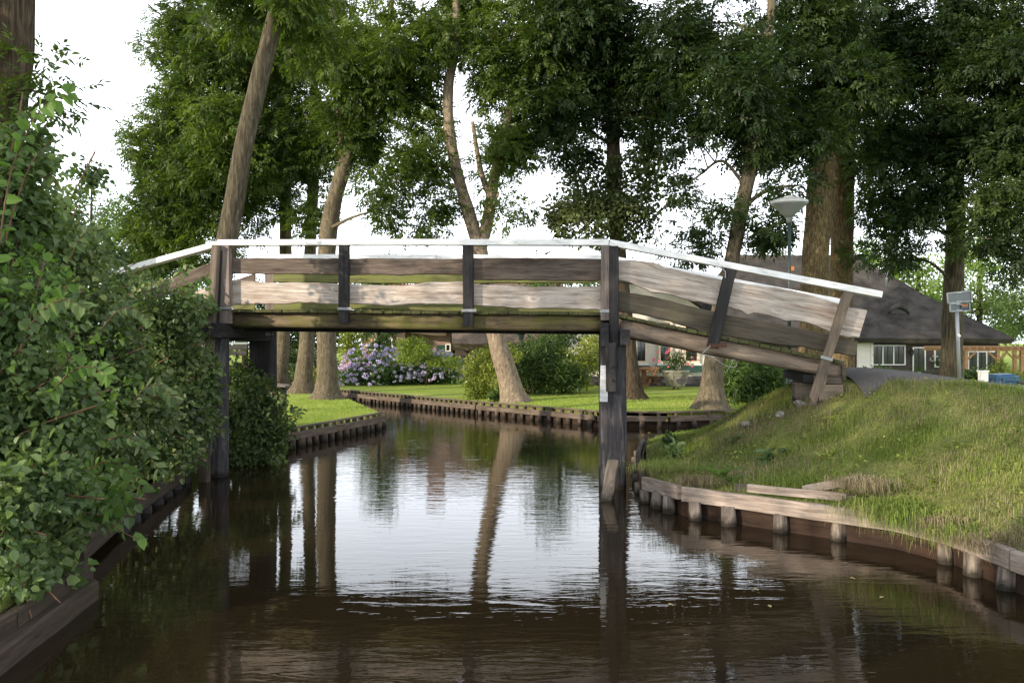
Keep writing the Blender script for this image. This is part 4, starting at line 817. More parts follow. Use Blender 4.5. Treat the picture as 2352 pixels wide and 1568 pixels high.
tree('thick light-dappled trunk directly right of the street lamp', [TP((1866, 940, 24, 72), (1867, 800, 24, 63), (1870, 640, 24, 60), (1880, 480, 24, 58), (1890, 300, 24, 55), (1893, 100, 24, 48), (1893, -80, 24, 38))],
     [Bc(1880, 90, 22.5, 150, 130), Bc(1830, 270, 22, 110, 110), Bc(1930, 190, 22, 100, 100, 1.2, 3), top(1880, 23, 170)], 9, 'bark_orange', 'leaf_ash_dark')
tree('second thick trunk right beside the light-dappled one', [TP((1932, 935, 26, 62), (1932, 800, 26, 56), (1932, 640, 26, 53), (1935, 480, 26, 50), (1940, 300, 26, 46), (1945, 100, 26, 40), (1945, -80, 26, 30))],
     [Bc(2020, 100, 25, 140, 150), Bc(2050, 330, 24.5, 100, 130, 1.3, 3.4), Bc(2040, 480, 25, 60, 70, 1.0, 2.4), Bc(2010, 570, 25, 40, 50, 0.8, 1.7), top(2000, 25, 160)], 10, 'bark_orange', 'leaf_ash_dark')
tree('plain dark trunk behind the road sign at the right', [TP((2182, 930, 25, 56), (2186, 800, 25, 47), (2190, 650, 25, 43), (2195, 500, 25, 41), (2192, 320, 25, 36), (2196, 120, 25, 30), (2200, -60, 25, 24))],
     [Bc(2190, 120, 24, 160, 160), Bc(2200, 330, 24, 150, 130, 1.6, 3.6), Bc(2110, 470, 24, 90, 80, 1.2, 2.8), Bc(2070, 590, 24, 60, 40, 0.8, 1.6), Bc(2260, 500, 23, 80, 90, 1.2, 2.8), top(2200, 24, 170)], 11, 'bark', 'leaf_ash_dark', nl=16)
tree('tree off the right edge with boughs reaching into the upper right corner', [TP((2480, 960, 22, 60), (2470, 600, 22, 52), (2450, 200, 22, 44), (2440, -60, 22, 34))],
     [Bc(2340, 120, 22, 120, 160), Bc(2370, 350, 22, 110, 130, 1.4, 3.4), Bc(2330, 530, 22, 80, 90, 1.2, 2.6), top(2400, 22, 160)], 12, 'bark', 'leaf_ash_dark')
tree('dark near trunk cut by the top left corner of the view', [TP((-40, 1130, 12, 110), (-22, 800, 12, 92), (-4, 500, 12, 88), (8, 280, 12, 88), (26, 100, 12, 92), (32, -60, 12, 88), (50, -300, 12, 60))],
     [((-7.4, 11.2, 9.6), (2.6, 2.4, 1.6), 40), ((-9.5, 9, 8.0), (2.5, 2.5, 2.1), 42), Bc(95, 190, 11.5, 22, 60, 0.25, 6)], 13, 'bark_dark', rc=(0.3, 0.6), per=30, flare=0.6)
# trees out of the left of the view whose shade falls over the near bank and the bridge
for i, (x, y, h, lab) in enumerate(((-9.5, 5.0, 8.5, 'broad tree standing out of view to the left of the canal'), (-8.0, -1.5, 8.5, 'broad tree out of view behind the photographer on the left bank'), (-11.5, 1.0, 7.0, 'tall tree out of view furthest to the left'))):
    tree(lab, [[(x, y, .6, .28), (x, y, 4, .24), (x + .2, y, 8, .18), (x, y, 12, .08)]], [((x, y, h), (3.4, 3.6, 3.4), 95), ((x + 1.5, y + 1, h - 2.2), (2.0, 2.0, 1.2), 20)], 30 + i, 'bark_dark', 'leaf_ash', per=22, rc=(.45, .8), ll=0.14, lw=0.05, pairs=2)

# ------------------------------------------------------------------ distant trees
def far_tree(label, px, d, topy, wpx, mat, seed, boty=None, bark='bark_dark', cat='tree', name='leafy_tree', group='trees far behind the gardens'):
    f = P(px, 0, d); zt = EYE - (topy - CY) / F * d; w = wpx / F * d / 2; z0 = .3; root = thing(name, (f.x, d, z0), label, cat, group)
    rs = np.random.default_rng(seed); bl = []
    for k in range(6):
        t = (k + .5) / 6; zz = z0 + (zt - z0) * (0.22 + 0.66 * t); ww = w * (1 - abs(t - .4) ** 1.5) 
        bl.append(((f.x + rs.uniform(-.3, .3) * w, d + rs.uniform(-.5, .5), zz), (ww, ww * .8, (zt - z0) * .14), int(10 + ww * 4)))
    leaf_mass('crown', bl, M[mat], root, seed, 55, (w * .22, w * .36), 0.26 * d / 60, 0.15 * d / 60, droop=.3)
    trunk_part(root, [[(f.x, d, z0, w * .06), (f.x, d, z0 + (zt - z0) * .5, w * .05), (f.x, d, zt - 1, w * .02)]], M[bark], flare=0)
FT = [(60, 62, 560, 300, 'leaf_far', 'hazy far tree behind the near left bush'), (210, 58, 400, 190, 'leaf_far', 'bluish far tree with a feathery top at the left'), (330, 50, 430, 160, 'leaf_far', 'pale round tree left of the dense crown'), (290, 52, 560, 220, 'leaf_far', 'low far tree under the dense left crown'), (450, 48, 560, 200, 'leaf_far', 'low far tree behind the left bridge ramp'),
      (560, 60, 640, 160, 'leaf_ash', 'dark far tree seen between the left bridge piles'), (660, 55, 690, 180, 'leaf_ash_dark', 'dark far tree behind the three trunks'), (760, 62, 610, 170, 'leaf_ash', 'far tree behind the three trunks at the right'), (880, 72, 575, 190, 'leaf_far', 'small far treetop over the brick house'), (1060, 78, 640, 240, 'leaf_far', 'far tree behind the brick house chimney'), (1260, 66, 600, 200, 'leaf_far', 'far tree behind the thatched roof'), (1400, 60, 590, 200, 'leaf_far', 'far tree to the left of the white house'), (1560, 70, 600, 190, 'leaf_far', 'far tree showing above the white house roof'), (1790, 72, 570, 200, 'leaf_far', 'far tree above the farmhouse ridge'),
      (1990, 66, 540, 200, 'leaf_farlight', 'sunlit tree above the right end of the farmhouse ridge'), (2110, 62, 560, 230, 'leaf_farlight', 'sunlit yellow green tree behind the farmhouse hip'), (2250, 58, 500, 240, 'leaf_farlight', 'tall sunlit tree behind the road sign'), (2370, 54, 530, 240, 'leaf_far', 'big leafy tree at the right edge behind the pergola'), (2160, 54, 660, 130, 'leaf_farlight', 'low bright shrub tree beside the farmhouse roof'), (2500, 50, 500, 260, 'leaf_far', 'leafy tree beyond the right edge')]
for i, (px, d, ty, wp2, mt, lab) in enumerate(FT): far_tree(lab, px, d, ty, wp2, mt, 100 + i)

far_tree('loose pale green tree whose top just shows over the rail left of the climber', 1285, 31, 570, 170, 'leaf_far', 140, group=None, name='garden_tree')
far_tree('small loose tree over the brick house garden showing low between the rails', 870, 37, 568, 130, 'leaf_far', 141, group=None, name='garden_tree')

# ------------------------------------------------------------------ garden shrubs
def shrub(name, label, blobs, mat, seed, cat='shrub', per=60, rc=(.22, .4), L=.10, w=.05, broad=False, stems=5, group=None, foot=None, shell=.35, **kw):
    c = blobs[0][0]; x, y = (foot or (c[0], c[1])); z = float((hR if x > -3 and not (x < 0 and y < 20) else hL)(x, y)[0]) if abs(x) < 50 else .3
    root = thing(name, (x, y, z), label, cat, group); o, cl = leaf_mass('foliage', blobs, M[mat], root, seed, per, rc, L, w, broad, shell=shell, **kw)
    mb = MB(); rs = random.Random(seed)
    for i in range(stems):
        e = cl[rs.randrange(len(cl))]; b = (x + rs.uniform(-.12, .12), y + rs.uniform(-.1, .1), z - .05); mb.tube(smooth_path([b, ((b[0] + e[0]) / 2, (b[1] + e[1]) / 2, (z + e[2]) / 2 + .15), tuple(e)], 4), [.02, .019, .018, .016, .014, .012, .010, .008, .005], 6)
    mb.build('stem', M['twig'], root, smooth=True); return root, cl
hyd, hcl = shrub('hydrangea', 'huge hydrangea covered in pink and blue flower heads on the far lawn', [Bl(880, 860, 33.5, 85, 26, .9, 40), Bl(930, 846, 34, 90, 30, .9, 40), Bl(1000, 856, 34, 50, 32, .8, 26), Bl(820, 872, 33.2, 42, 16, .6, 12), Bl(850, 835, 34, 45, 25, .8, 14)], 'leaf_hydr', 41, 'shrub', 60, (.3, .45), .16, .10, broad=True)
def flower_heads(root, boxes, n, mat, seed, size=.10, name='flower_heads', grad=True):
    """clusters of little petals on the camera-side surface of the shrub as well as its top and sides"""
    rng = np.random.default_rng(seed); V = []; R = []
    for (c, r, k) in boxes:
        m = max(4, int(n * r[0] * r[2] / sum(b[1][0] * b[1][2] for b in boxes))); v = unit(rng.normal(size=(m, 3)) * np.array([1, 1, 1])); v[:, 2] = np.abs(v[:, 2]) * 1.1 - .3
        v = unit(v); p = np.array(c) + v * (np.array(r) + .34); tone = rng.random(m) * .8
        if grad: tone = np.clip((p[:, 0] - p[:, 0].min()) / (np.ptp(p[:, 0]) + .1) * .5 + rng.random(m) * .5 , 0, 1)
        P_ = np.repeat(p, 16, 0); o = unit(rng.normal(size=P_.shape)) * np.array([1, 1, .6]); q = P_ + o * size * .8
        nn = unit(o + rng.normal(size=o.shape) * .3); dd = unit(np.cross(nn, rng.normal(size=o.shape)))
        V.append(leaf_quads(q - dd * size * .3, dd, nn, np.full(len(q), size * .62), np.full(len(q), size * .6), 0)); R.append(np.repeat(tone, 16) + rng.random(len(q)) * .1)
    o = polymesh(name, np.concatenate(V), 4, np.concatenate(R), M[mat], root); o['kind'] = 'stuff'; return o
flower_heads(hyd, [Bl(880, 860, 33.5, 85, 26, .9, 40), Bl(930, 846, 34, 90, 30, .9, 40), Bl(1000, 856, 34, 50, 32, .8, 26), Bl(820, 872, 33.2, 42, 16, .6, 12), Bl(850, 835, 34, 45, 25, .8, 14)], 640, 'flower', 5, .095)
def small_tree(label, px, foot_y, d, blobs, mat, seed, w=10, name='garden_tree', cat='small tree', **kw):
    f = P(px, foot_y, d); root = thing(name, tuple(f), label, cat); o, cl = leaf_mass('crown', blobs, M[mat], root, seed, **kw)
    trunk_part(root, [TP((px, foot_y, d, w), (px + 2, foot_y - 40, d, w * .8), (px - 8, foot_y - 80, d, w * .5))], M['bark'], [cl[i] for i in range(0, len(cl), max(1, len(cl) // 10))], flare=.4, limb_r=.02)
small_tree('feathery yellow-green ornamental tree before the hydrangea', 978, 887, 32.2, [Bl(955, 796, 32.2, 45, 25, .8, 20), Bl(985, 825, 32.2, 50, 14, .6, 10), Bl(1022, 832, 32.0, 35, 10, .5, 7), Bl(932, 816, 32, 26, 12, .6, 6)], 'leaf_maple', 51, per=70, rc=(.2, .35), L=.13, w=.04)
shrub('laurel', 'rounded yellow-green shrub left of the leaning pale tree', [Bl(1115, 858, 25.6, 52, 52, .75, 60), Bl(1095, 905, 25.2, 22, 12, .3, 8), Bl(1150, 820, 25.8, 40, 30, .6, 20)], 'leaf_laurel', 42, per=75, rc=(.15, .27), L=.085, w=.05, broad=True)
shrub('rhododendron', 'large dark green shrub right behind the leaning pale tree', [Bl(1215, 850, 27.6, 75, 58, 1.0, 70), Bl(1240, 805, 28, 75, 25, .8, 26), Bl(1290, 860, 27.4, 55, 42, .9, 44)], 'leaf_rhodo', 43, per=70, rc=(.2, .36), L=.14, w=.05, broad=True)
shrub('rhododendron', 'glossy shrub with pale new leaves between the big shrub and the bridge pile', [Bl(1330, 850, 27.8, 40, 50, .8, 34), Bl(1365, 810, 29, 35, 42, .8, 26)], 'leaf_laurel', 44, per=55, rc=(.2, .36), L=.15, w=.05, broad=True)
shrub('fern', 'small pale low plant at the foot of the leaning pale tree', [Bl(1155, 908, 24.2, 26, 10, .25, 12)], 'leaf_rhodo', 45, 'garden plant', per=40, rc=(.12, .2), L=.13, w=.06, broad=True, stems=2)
shrub('rhododendron', 'dark rhododendron between the flared tree and the lamp post', [Bl(1735, 870, 23.6, 78, 46, 1.0, 90), Bl(1690, 880, 23.2, 45, 36, .8, 34), Bl(1790, 895, 23.4, 35, 34, .6, 24)], 'leaf_rhodo', 46, per=65, rc=(.2, .36), L=.15, w=.05, broad=True)
shrub('climbing_shrub', 'leafy green column growing on a post left of the hydrangea', [Bl(808, 790, 35, 24, 32, .5, 16), Bl(806, 840, 35, 18, 28, .4, 9)], 'leaf_laurel', 47, per=60, rc=(.25, .4), L=.14, w=.07, broad=True)
shrub('hedge', 'dark clipped hedge behind the three trunks', [Bl(670, 845, 40, 90, 38, .8, 70)], 'leaf_ash_dark', 48, 'hedge', per=45, rc=(.4, .6), L=.2, w=.1)
shrub('low_shrub', 'low bright shrub between the two right trunks of the left lawn', [Bl(728, 868, 29.5, 17, 20, .3, 14)], 'leaf_laurel', 49, per=60, rc=(.15, .28), L=.12, w=.06, broad=True)
shrub('low_shrub', 'low shrub with a few red flowers behind the left pair of trunks', [Bl(660, 872, 36, 18, 10, .4, 8), Bl(700, 850, 37, 30, 20, .4, 8)], 'leaf_rhodo', 50, per=60, rc=(.2, .3), L=.14, w=.06, broad=True)
shrub('hedge', 'dark low hedge under the farmhouse windows', [Bl(2020, 858, 40, 50, 8, .5, 16), Bl(2080, 866, 40, 60, 10, .5, 22), Bl(2140, 868, 38, 30, 8, .5, 10)], 'leaf_rhodo', 52, 'hedge', per=50, rc=(.25, .4), L=.16, w=.08, foot=(17, 40))
shrub('low_shrub', 'green shrub between the dark tree trunk and the white post', [Bl(2225, 870, 31, 34, 15, .4, 18)], 'leaf_rhodo', 53, per=60, rc=(.2, .35), L=.13, w=.07, broad=True, foot=(16.6, 31))
shrub('low_shrub', 'leafy plants under the pergola right of the blue bin', [Bl(2330, 872, 33, 30, 14, .4, 14), Bl(2290, 845, 34, 16, 12, .3, 6)], 'leaf_laurel', 54, per=50, rc=(.2, .35), L=.13, w=.07, broad=True, foot=(19, 33))
shrub('purple_shrub', 'purple-leaved shrub high behind the road sign', [Bl(2285, 705, 65, 45, 30, 1, 26), Bl(2330, 745, 65, 25, 25, .8, 10)], 'leaf_purple', 55, per=50, rc=(.4, .7), L=.28, w=.16, foot=(36.5, 65))
shrub('bright_shrub', 'bright yellow-green shrub below the purple one', [Bl(2300, 768, 63, 55, 24, 1, 30)], 'leaf_farlight', 56, per=50, rc=(.4, .6), L=.22, w=.12, foot=(36, 63))

# ------------------------------------------------------------------ buildings
def window(root, x0, x1, z0, z1, y, frm, nx, nz, glass='glass', fw=.055, sill=None, curtain=False, name='window', depth=.08, casements=1):
    m = MB(); m.b2(x0 - fw, x0, y - .03, y + depth, z0 - fw, z1 + fw); m.b2(x1, x1 + fw, y - .03, y + depth, z0 - fw, z1 + fw); m.b2(x0, x1, y - .028, y + depth, z1, z1 + fw); m.b2(x0, x1, y - .028, y + depth, z0 - fw, z0)
    for k in range(1, casements): xc = x0 + (x1 - x0) * k / casements; m.b2(xc - fw * .5, xc + fw * .5, y - .025, y + depth, z0, z1)
    o = m.build(name, M[frm], root)
    MB().b2(x0, x1, y + .045, y + .055, z0, z1).build('pane', M[glass], o)
    b = MB(); W_ = (x1 - x0) / casements
    for c in range(casements):
        for k in range(1, nx): xc = x0 + W_ * c + W_ * k / nx; b.b2(xc - .013, xc + .013, y + .01, y + .043, z0, z1)
    for k in range(1, nz): zc = z0 + (z1 - z0) * k / nz; b.b2(x0, x1, y + .012, y + .042, zc - .013, zc + .013)
    if b.v: b.build('glazing_bar', M['green_paint'] if frm == 'cream' else M['black'], o)
    if curtain:
        c_ = MB()
        for k in range(casements):
            xa = x0 + W_ * k; c_.b2(xa + .04, xa + W_ * .33, y + .060, y + .075, z0, z1); c_.b2(xa + W_ * .7, xa + W_ - .04, y + .060, y + .075, z0, z1)
        c_.build('curtain', M['curtain'], o)
        o.children[0].data.materials[0] = M['glass_clear']
    if sill: MB().b2(x0 - fw - .05, x1 + fw + .05, y - .12, y - .031, z0 - fw - .07, z0 - fw).build('sill', M[sill], o)
    return o
gm, gt, gb = nodes('clear_pane'); gb.inputs['Base Color'].default_value = (0.8, 0.85, 0.85, 1); gb.inputs['Roughness'].default_value = .05
gtr = nd(gt, 'BsdfTransparent'); ggl = nd(gt, 'BsdfGlossy', Roughness=.05); gmx = nd(gt, 'MixShader'); gmx.inputs[0].default_value = .25
gt.links.new(gtr.outputs[0], gmx.inputs[1]); gt.links.new(ggl.outputs[0], gmx.inputs[2]); gt.links.new(gmx.outputs[0], gt.nodes['Material Output'].inputs[0]); M['glass_clear'] = gm
def X_(px, d): return (px - CX) / F * d
def Z_(py, d): return EYE - (py - CY) / F * d
def slab(root, name, pts, th, mat, sub=0):
    """a thick roof face: corners given on the top surface"""
    pts = [Vector(p) for p in pts]; n = (pts[1] - pts[0]).cross(pts[2] - pts[0]).normalized()
    if n.z < 0: n = -n
    k = len(pts); m = MB().add(pts + [p - n * th for p in pts], [tuple(range(k)), tuple(range(2 * k - 1, k - 1, -1))] + [(i, (i + 1) % k, k + (i + 1) % k, k + i) for i in range(k)])
    return m.build(name, M[mat], root)
def thatch_grid(root, name, a, b, c, d, th, mat, nx=24, nz=12, sag=.15, rough=.05):
    """thatch face a-b (eave) to d-c (ridge) with a soft uneven surface and rolled eave"""
    a, b, c, d = map(Vector, (a, b, c, d)); nrm = (b - a).cross(d - a).normalized(); nrm = nrm if nrm.z > 0 else -nrm; vs = []; fs = []
    for j in range(nz + 1):
        for i in range(nx + 1):
            u, v = i / nx, j / nz; p = a.lerp(b, u).lerp(d.lerp(c, u), v)
            vs.append(p + nrm * (th + rough * mnoise.noise(p * 1.1) - sag * math.sin(math.pi * v) * .5) )
    for j in range(nz):
        for i in range(nx): fs.append((j * (nx + 1) + i, j * (nx + 1) + i + 1, (j + 1) * (nx + 1) + i + 1, (j + 1) * (nx + 1) + i))
    n0 = len(vs); rim = list(range(nx + 1)) + [(j + 1) * (nx + 1) - 1 for j in range(1, nz + 1)] + [nz * (nx + 1) + i for i in range(nx - 1, -1, -1)] + [j * (nx + 1) for j in range(nz - 1, 0, -1)]
    for r in rim: vs.append(vs[r] - nrm * th)
    k = len(rim); fs += [(rim[i], rim[(i + 1) % k], n0 + (i + 1) % k, n0 + i) for i in range(k)] + [tuple(n0 + i for i in range(k))]
    return MB().add(vs, fs).build(name, M[mat], root, smooth=False)
# right farmhouse
D = 50.0; fh = thing('farmhouse', (X_(1930, D), D, .2), 'long low farmhouse with a huge dark thatched roof behind the bridge ramp', 'house')
xl, xr = X_(1590, D), X_(2300, D); ze = 2.02; zr = 7.1; yr = D + 6
MB().b2(xl, xr, D + .3, D + 11.5, .1, ze + .25).build('wall', M['brick_dark'], fh)
MB().b2(X_(1972, D), X_(2010, D), D + .22, D + .297, .1, ze + .1).build('white_wall', M['brick_white'], fh)
rl, rr = X_(1690, 56), X_(1975, 56)
thatch_grid(fh, 'roof', (xl - .6, D - .35, ze), (xr + .4, D - .35, ze - .1), (rr, yr, zr), (rl, yr, zr), .35, 'thatch', 40, 18, .5, .05)
thatch_grid(fh, 'roof_hip', (xr + .4, D - .35, ze - .1), (xr + .4, D + 12.2, ze - .1), (rr, yr, zr + .01), (rr, yr, zr), .35, 'thatch', 16, 16, .3, .05)
thatch_grid(fh, 'roof_hip', (xl - .6, D - .35, ze), (xl - .6, D + 12.2, ze), (rl, yr, zr + .01), (rl, yr, zr), .35, 'thatch', 16, 16, .3, .05)
thatch_grid(fh, 'roof', (xl - .6, D + 12.3, ze), (xr + .4, D + 12.3, ze), (rr, yr, zr), (rl, yr, zr), .35, 'thatch', 20, 12, .3, .10)
MB().tube([(rl - .2, yr, zr + .38), ((rl + rr) / 2, yr, zr + .32), (rr + .3, yr, zr + .38)], .26, 12, .15).build('ridge', M['thatch'], fh, smooth=True)
ey = P(2058, 712, 51.6); m = MB()
m.tube([(ey.x - .62, ey.y - .25, ey.z - .25), (ey.x - .42, ey.y - .4, ey.z + .10), (ey.x, ey.y - .45, ey.z + .27), (ey.x + .42, ey.y - .4, ey.z + .08), (ey.x + .66, ey.y - .25, ey.z - .28)], [.05, .14, .17, .14, .05], 10).build('dormer_hood', M['thatch'], fh, smooth=True)
MB().box((ey.x, ey.y - .28, ey.z - .03), (.85, .1, .34)).build('dormer_opening', M['black'], fh)
q = P(2036, 637, 53); MB().tube([(q.x, q.y, q.z - .6), (q.x, q.y, q.z + .55)], .07, 10).lathe((q.x, q.y, q.z + .5), [(.09, 0), (.14, .05), (.14, .12), (.05, .2)], 12).build('flue', M['steel'], fh, smooth=True)
wx = lambda x: X_(c2(x, 0)[0], D + .3); wz = lambda y: Z_(c2(0, y)[1], D + .3)
window(fh, wx(803), wx(1118), wz(1128), wz(950), D + .2, 'trim', 2, 2, curtain=True, casements=3)
window(fh, wx(1420), wx(1560), wz(1148), wz(980), D + .2, 'trim', 2, 2, curtain=True, casements=1)
window(fh, wx(1745), wx(2005), wz(1185), wz(1010), D + .2, 'trim', 2, 2, curtain=True, casements=3)
dr = window(fh, wx(1207), wx(1315), .25, wz(970), D + .2, 'trim', 2, 2, curtain=True, name='door')
wl = thing('wall_lantern', (wx(1175), D + .1, wz(1010)), 'small black lantern beside the farmhouse door', 'lantern'); MB().lathe((wx(1175), D + .0, wz(1040)), [(.05, 0), (.1, .05), (.12, .22), (.16, .25), (.03, .36)], 8).build('lamp_body', M['black'], wl)
bs = thing('flower_basket', (wx(1440), D - .1, wz(1105)), 'white flower ball hanging by the farmhouse window left of the dark trunk', 'flowers')
leaf_mass('foliage', [((wx(1440), D - .1, wz(1105)), (.22, .15, .15), 8)], M['leaf_rhodo'], bs, 77, 40, (.1, .18), .09, .05)
flower_heads(bs, [((wx(1440), D - .1, wz(1105)), (.25, .15, .18), 5)], 30, 'flower_white', 8, .06)
# white house
D = 32.5; wh = thing('white_house', (X_(1510, D), D, .35), 'white painted brick house with a dark plinth and window boxes behind the bridge', 'house')
xl, xr = X_(1330, D), X_(1622, D); xm = (xl + xr) / 2; ze, za = 3.15, 4.35; z0 = .3
fr0 = [(xl, D, z0 + .42), (xr, D, z0 + .42), (xr, D, ze), (xm + .6, D, za), (xm - .6, D, za), (xl, D, ze)]; k = 6
MB().add([Vector(p) for p in fr0] + [Vector((p[0], p[1] + 9, p[2])) for p in fr0], [tuple(range(k)), tuple(range(2 * k - 1, k - 1, -1))] + [(i, (i + 1) % k, k + (i + 1) % k, k + i) for i in range(k)]).build('wall', M['brick_white'], wh)
MB().b2(xl - .02, xr + .02, D - .025, D + 9.02, z0 - .2, z0 + .42).build('plinth', M['plinth'], wh)
thatch_grid(wh, 'roof', (xr + .35, D - .3, ze - .15), (xr + .35, D + 9.3, ze - .15), (xm, D + 9.3, za + .35), (xm, D - .3, za + .35), .3, 'thatch', 16, 8, .05, .06)
thatch_grid(wh, 'roof', (xl - .35, D - .3, ze - .15), (xl - .35, D + 9.3, ze - .15), (xm, D + 9.3, za + .35), (xm, D - .3, za + .35), .3, 'thatch', 16, 8, .05, .06)
for (a, b) in (((268), (360)), ((535), (645)), ((825), (955))):
    xa, xb = X_(c7(a, 0)[0], D), X_(c7(b, 0)[0], D); zb = Z_(c7(0, 452)[1], D); w_ = window(wh, xa, xb, zb, zb + 1.45, D - .06, 'cream', 2, 3, curtain=True, fw=.09, sill='trim')
    MB().b2(xa - .22, xb + .12, D - .42, D - .2, zb - .42, zb - .17).build('window_box', M['green_paint'], wh)
# brick house with the thatched wing
D = 41.0; bh = thing('brick_house', (X_(930, D), D, .35), 'brown brick house with green shutters and a low pale thatched wing beyond the hydrangeas', 'house')
bx = lambda x: X_(c8(x, 0)[0], D); bz = lambda y: Z_(c8(0, y)[1], D)
MB().b2(bx(1180), bx(1480), D, D + 7, .2, 3.75).build('wall', M['brick'], bh)
MB().b2(bx(1480) , bx(1900), D + .9, D + 7, .2, 3.4).build('wall', M['brick'], bh)
o5 = [(bx(1062), D + .35, .2), (bx(1180) - .004, D + .35, .2), (bx(1180) - .004, D + .35, 4.6), (bx(1120), D + .35, 3.6), (bx(1062), D + .35, 2.4)]; k = 5
MB().add([Vector(p) for p in o5] + [Vector((p[0], p[1] + 6, p[2])) for p in o5], [tuple(range(k)), tuple(range(2 * k - 1, k - 1, -1))] + [(i, (i + 1) % k, k + (i + 1) % k, k + i) for i in range(k)]).build('gable_wall', M['brick_lit'], bh)
slab(bh, 'roof', [(bx(1180) - .1, D - .3, 3.7), (bx(1480) + .1, D - .3, 3.7), (bx(1480) + .1, D + 3.5, 5.0), (bx(1180) - .1, D + 3.5, 5.0)], .15, 'tile')
slab(bh, 'roof', [(bx(1180) - .1, D + 7.3, 3.7), (bx(1480) + .1, D + 7.3, 3.7), (bx(1480) + .1, D + 3.5, 5.02), (bx(1180) - .1, D + 3.5, 5.02)], .15, 'tile')
thatch_grid(bh, 'thatched_roof', (bx(1480) + .12, D + .1, 2.45), (bx(1870), D + .1, 2.30), (bx(2050), D + 4, 5.1), (bx(1480) + .12, D + 4, 5.1), .35, 'thatch_pale', 18, 12, .2, .08)
thatch_grid(bh, 'thatched_roof', (bx(1945), D - .9, 1.62), (X_(1330, D), D - .9, 1.70), (X_(1300, D), D + 4, 5.1), (bx(1850), D + 4, 5.1), .4, 'thatch_pale', 40, 16, .5, .10)
thatch_grid(bh, 'thatched_roof', (bx(1500), D + 8.6, 1.7), (X_(1330, D), D + 8.6, 1.7), (X_(1300, D), D + 4, 5.1), (bx(1500), D + 4, 5.1), .35, 'thatch_pale', 20, 8, .2, .08)
MB().b2(bx(1960), X_(1320, D), D - .3, D + 7.5, .2, 1.75).build('wall', M['brick_dark'], bh)
cx = X_(1002, D + 4); MB().b2(cx - .42, cx + .42, D + 3.4, D + 4.2, 4.6, 6.2).b2(cx - .5, cx + .5, D + 3.32, D + 4.28, 6.2, 6.35).build('chimney', M['brick'], bh)
window(bh, bx(1205), bx(1285), bz(262), bz(175), D - .05, 'trim', 2, 3, fw=.08); window(bh, bx(1297), bx(1355), bz(262), bz(170), D - .05, 'trim', 1, 2, fw=.08)
window(bh, bx(1115), bx(1165), bz(262), bz(212), D + .30, 'trim', 2, 1); window(bh, bx(1145), bx(1172), bz(125), bz(95), D + .30, 'trim', 1, 1)
window(bh, bx(1862), bx(1893), bz(275), bz(222), D + .85, 'trim', 1, 1)
for a, b in ((1176, 1200), (1356, 1385), (1245, 1285), (1428, 1455)): MB().b2(bx(a), bx(b), D - .075 if a != 1245 else D - .07, D - .002, bz(262), bz(170)).build('shutter', M['green_paint'], bh)
MB().b2(bx(1765), bx(1855), D + .83, D + .897, bz(280), bz(222)).build('shutter', M['green_paint'], bh)
for a in (1255, 1365):
    hb = thing('hanging_basket', (bx(a), D - .2, bz(85)), 'dark leafy hanging basket on the brick house wall, ' + ('left one' if a < 1300 else 'right one'), 'hanging basket', 'hanging baskets on the brick house')
    leaf_mass('foliage', [((bx(a), D - .2, bz(85)), (.25, .12, .12), 8)], M['leaf_rhodo'], hb, 60 + a, 40, (.12, .2), .1, .05)
# garden lantern post
gl = thing('garden_lantern', (X_(1197, 30.0), 30.0, .35), 'green lantern on a post behind the big shrub', 'garden lamp'); q = P(1197, 772, 30)
MB().tube([(q.x, 30, .3), (q.x, 30, q.z - .1)], .035, 8).build('post', M['lamp_green'], gl); MB().lathe((q.x, 30, q.z - .12), [(.07, 0), (.13, .2), (.24, .21), (.05, .34), (.03, .38)], 6).build('lantern_head', M['lamp_green'], gl)
# picnic table, potted plant
pt = thing('picnic_table', (X_(1480, 30.8), 30.8, .35), 'brown wooden garden table with a bench before the white house', 'table')
tx = lambda x: X_(c7(x, 0)[0], 30.8); tz = lambda y: Z_(c7(0, y)[1], 30.8); zf = tz(740)
MB().b2(tx(120), tx(420), 30.35, 31.15, tz(553), tz(538)).build('tabletop', M['teak'], pt)
for xx in (345, 170): MB().b2(tx(xx - 22), tx(xx + 22), 30.65, 30.85, zf, tz(555)).b2(tx(xx - 45), tx(xx + 45), 30.5, 31.0, zf - .01, zf + .09).build('leg', M['teak'], pt)
be = thing('garden_bench', (tx(470), 31.6, zf), 'wooden bench with a slatted backrest behind the garden table', 'bench')
MB().b2(tx(200), tx(545), 31.4, 31.85, tz(650), tz(632)).build('seat', M['teak'], be); MB().b2(tx(200), tx(580), 31.88, 31.92, tz(595), tz(568)).b2(tx(200), tx(580), 31.88, 31.92, tz(558), tz(534)).build('backrest', M['teak'], be)
for sgn in (-1, 1): MB().beam((tx(490) + sgn * .28, 31.6, zf), (tx(490) - sgn * .28, 31.6, tz(645)), .06, .09).build('leg', M['teak'], be)
MB().beam((tx(520), 31.86, tz(640)), (tx(560), 31.9, tz(536)), .06, .06).build('armpost', M['teak'], be)
pp = thing('plant_pot', (tx(670), 30.2, zf), 'big grey glazed pot with a dark oval medallion on the lawn', 'pot')
MB().lathe((tx(675), 30.2, zf), [(.30, 0), (.33, .05), (.42, .35), (.46, .52), (.49, .54), (.49, .58), (.42, .58), (.38, .50)], 28).build('pot_body', M['pot'], pp, smooth=True)
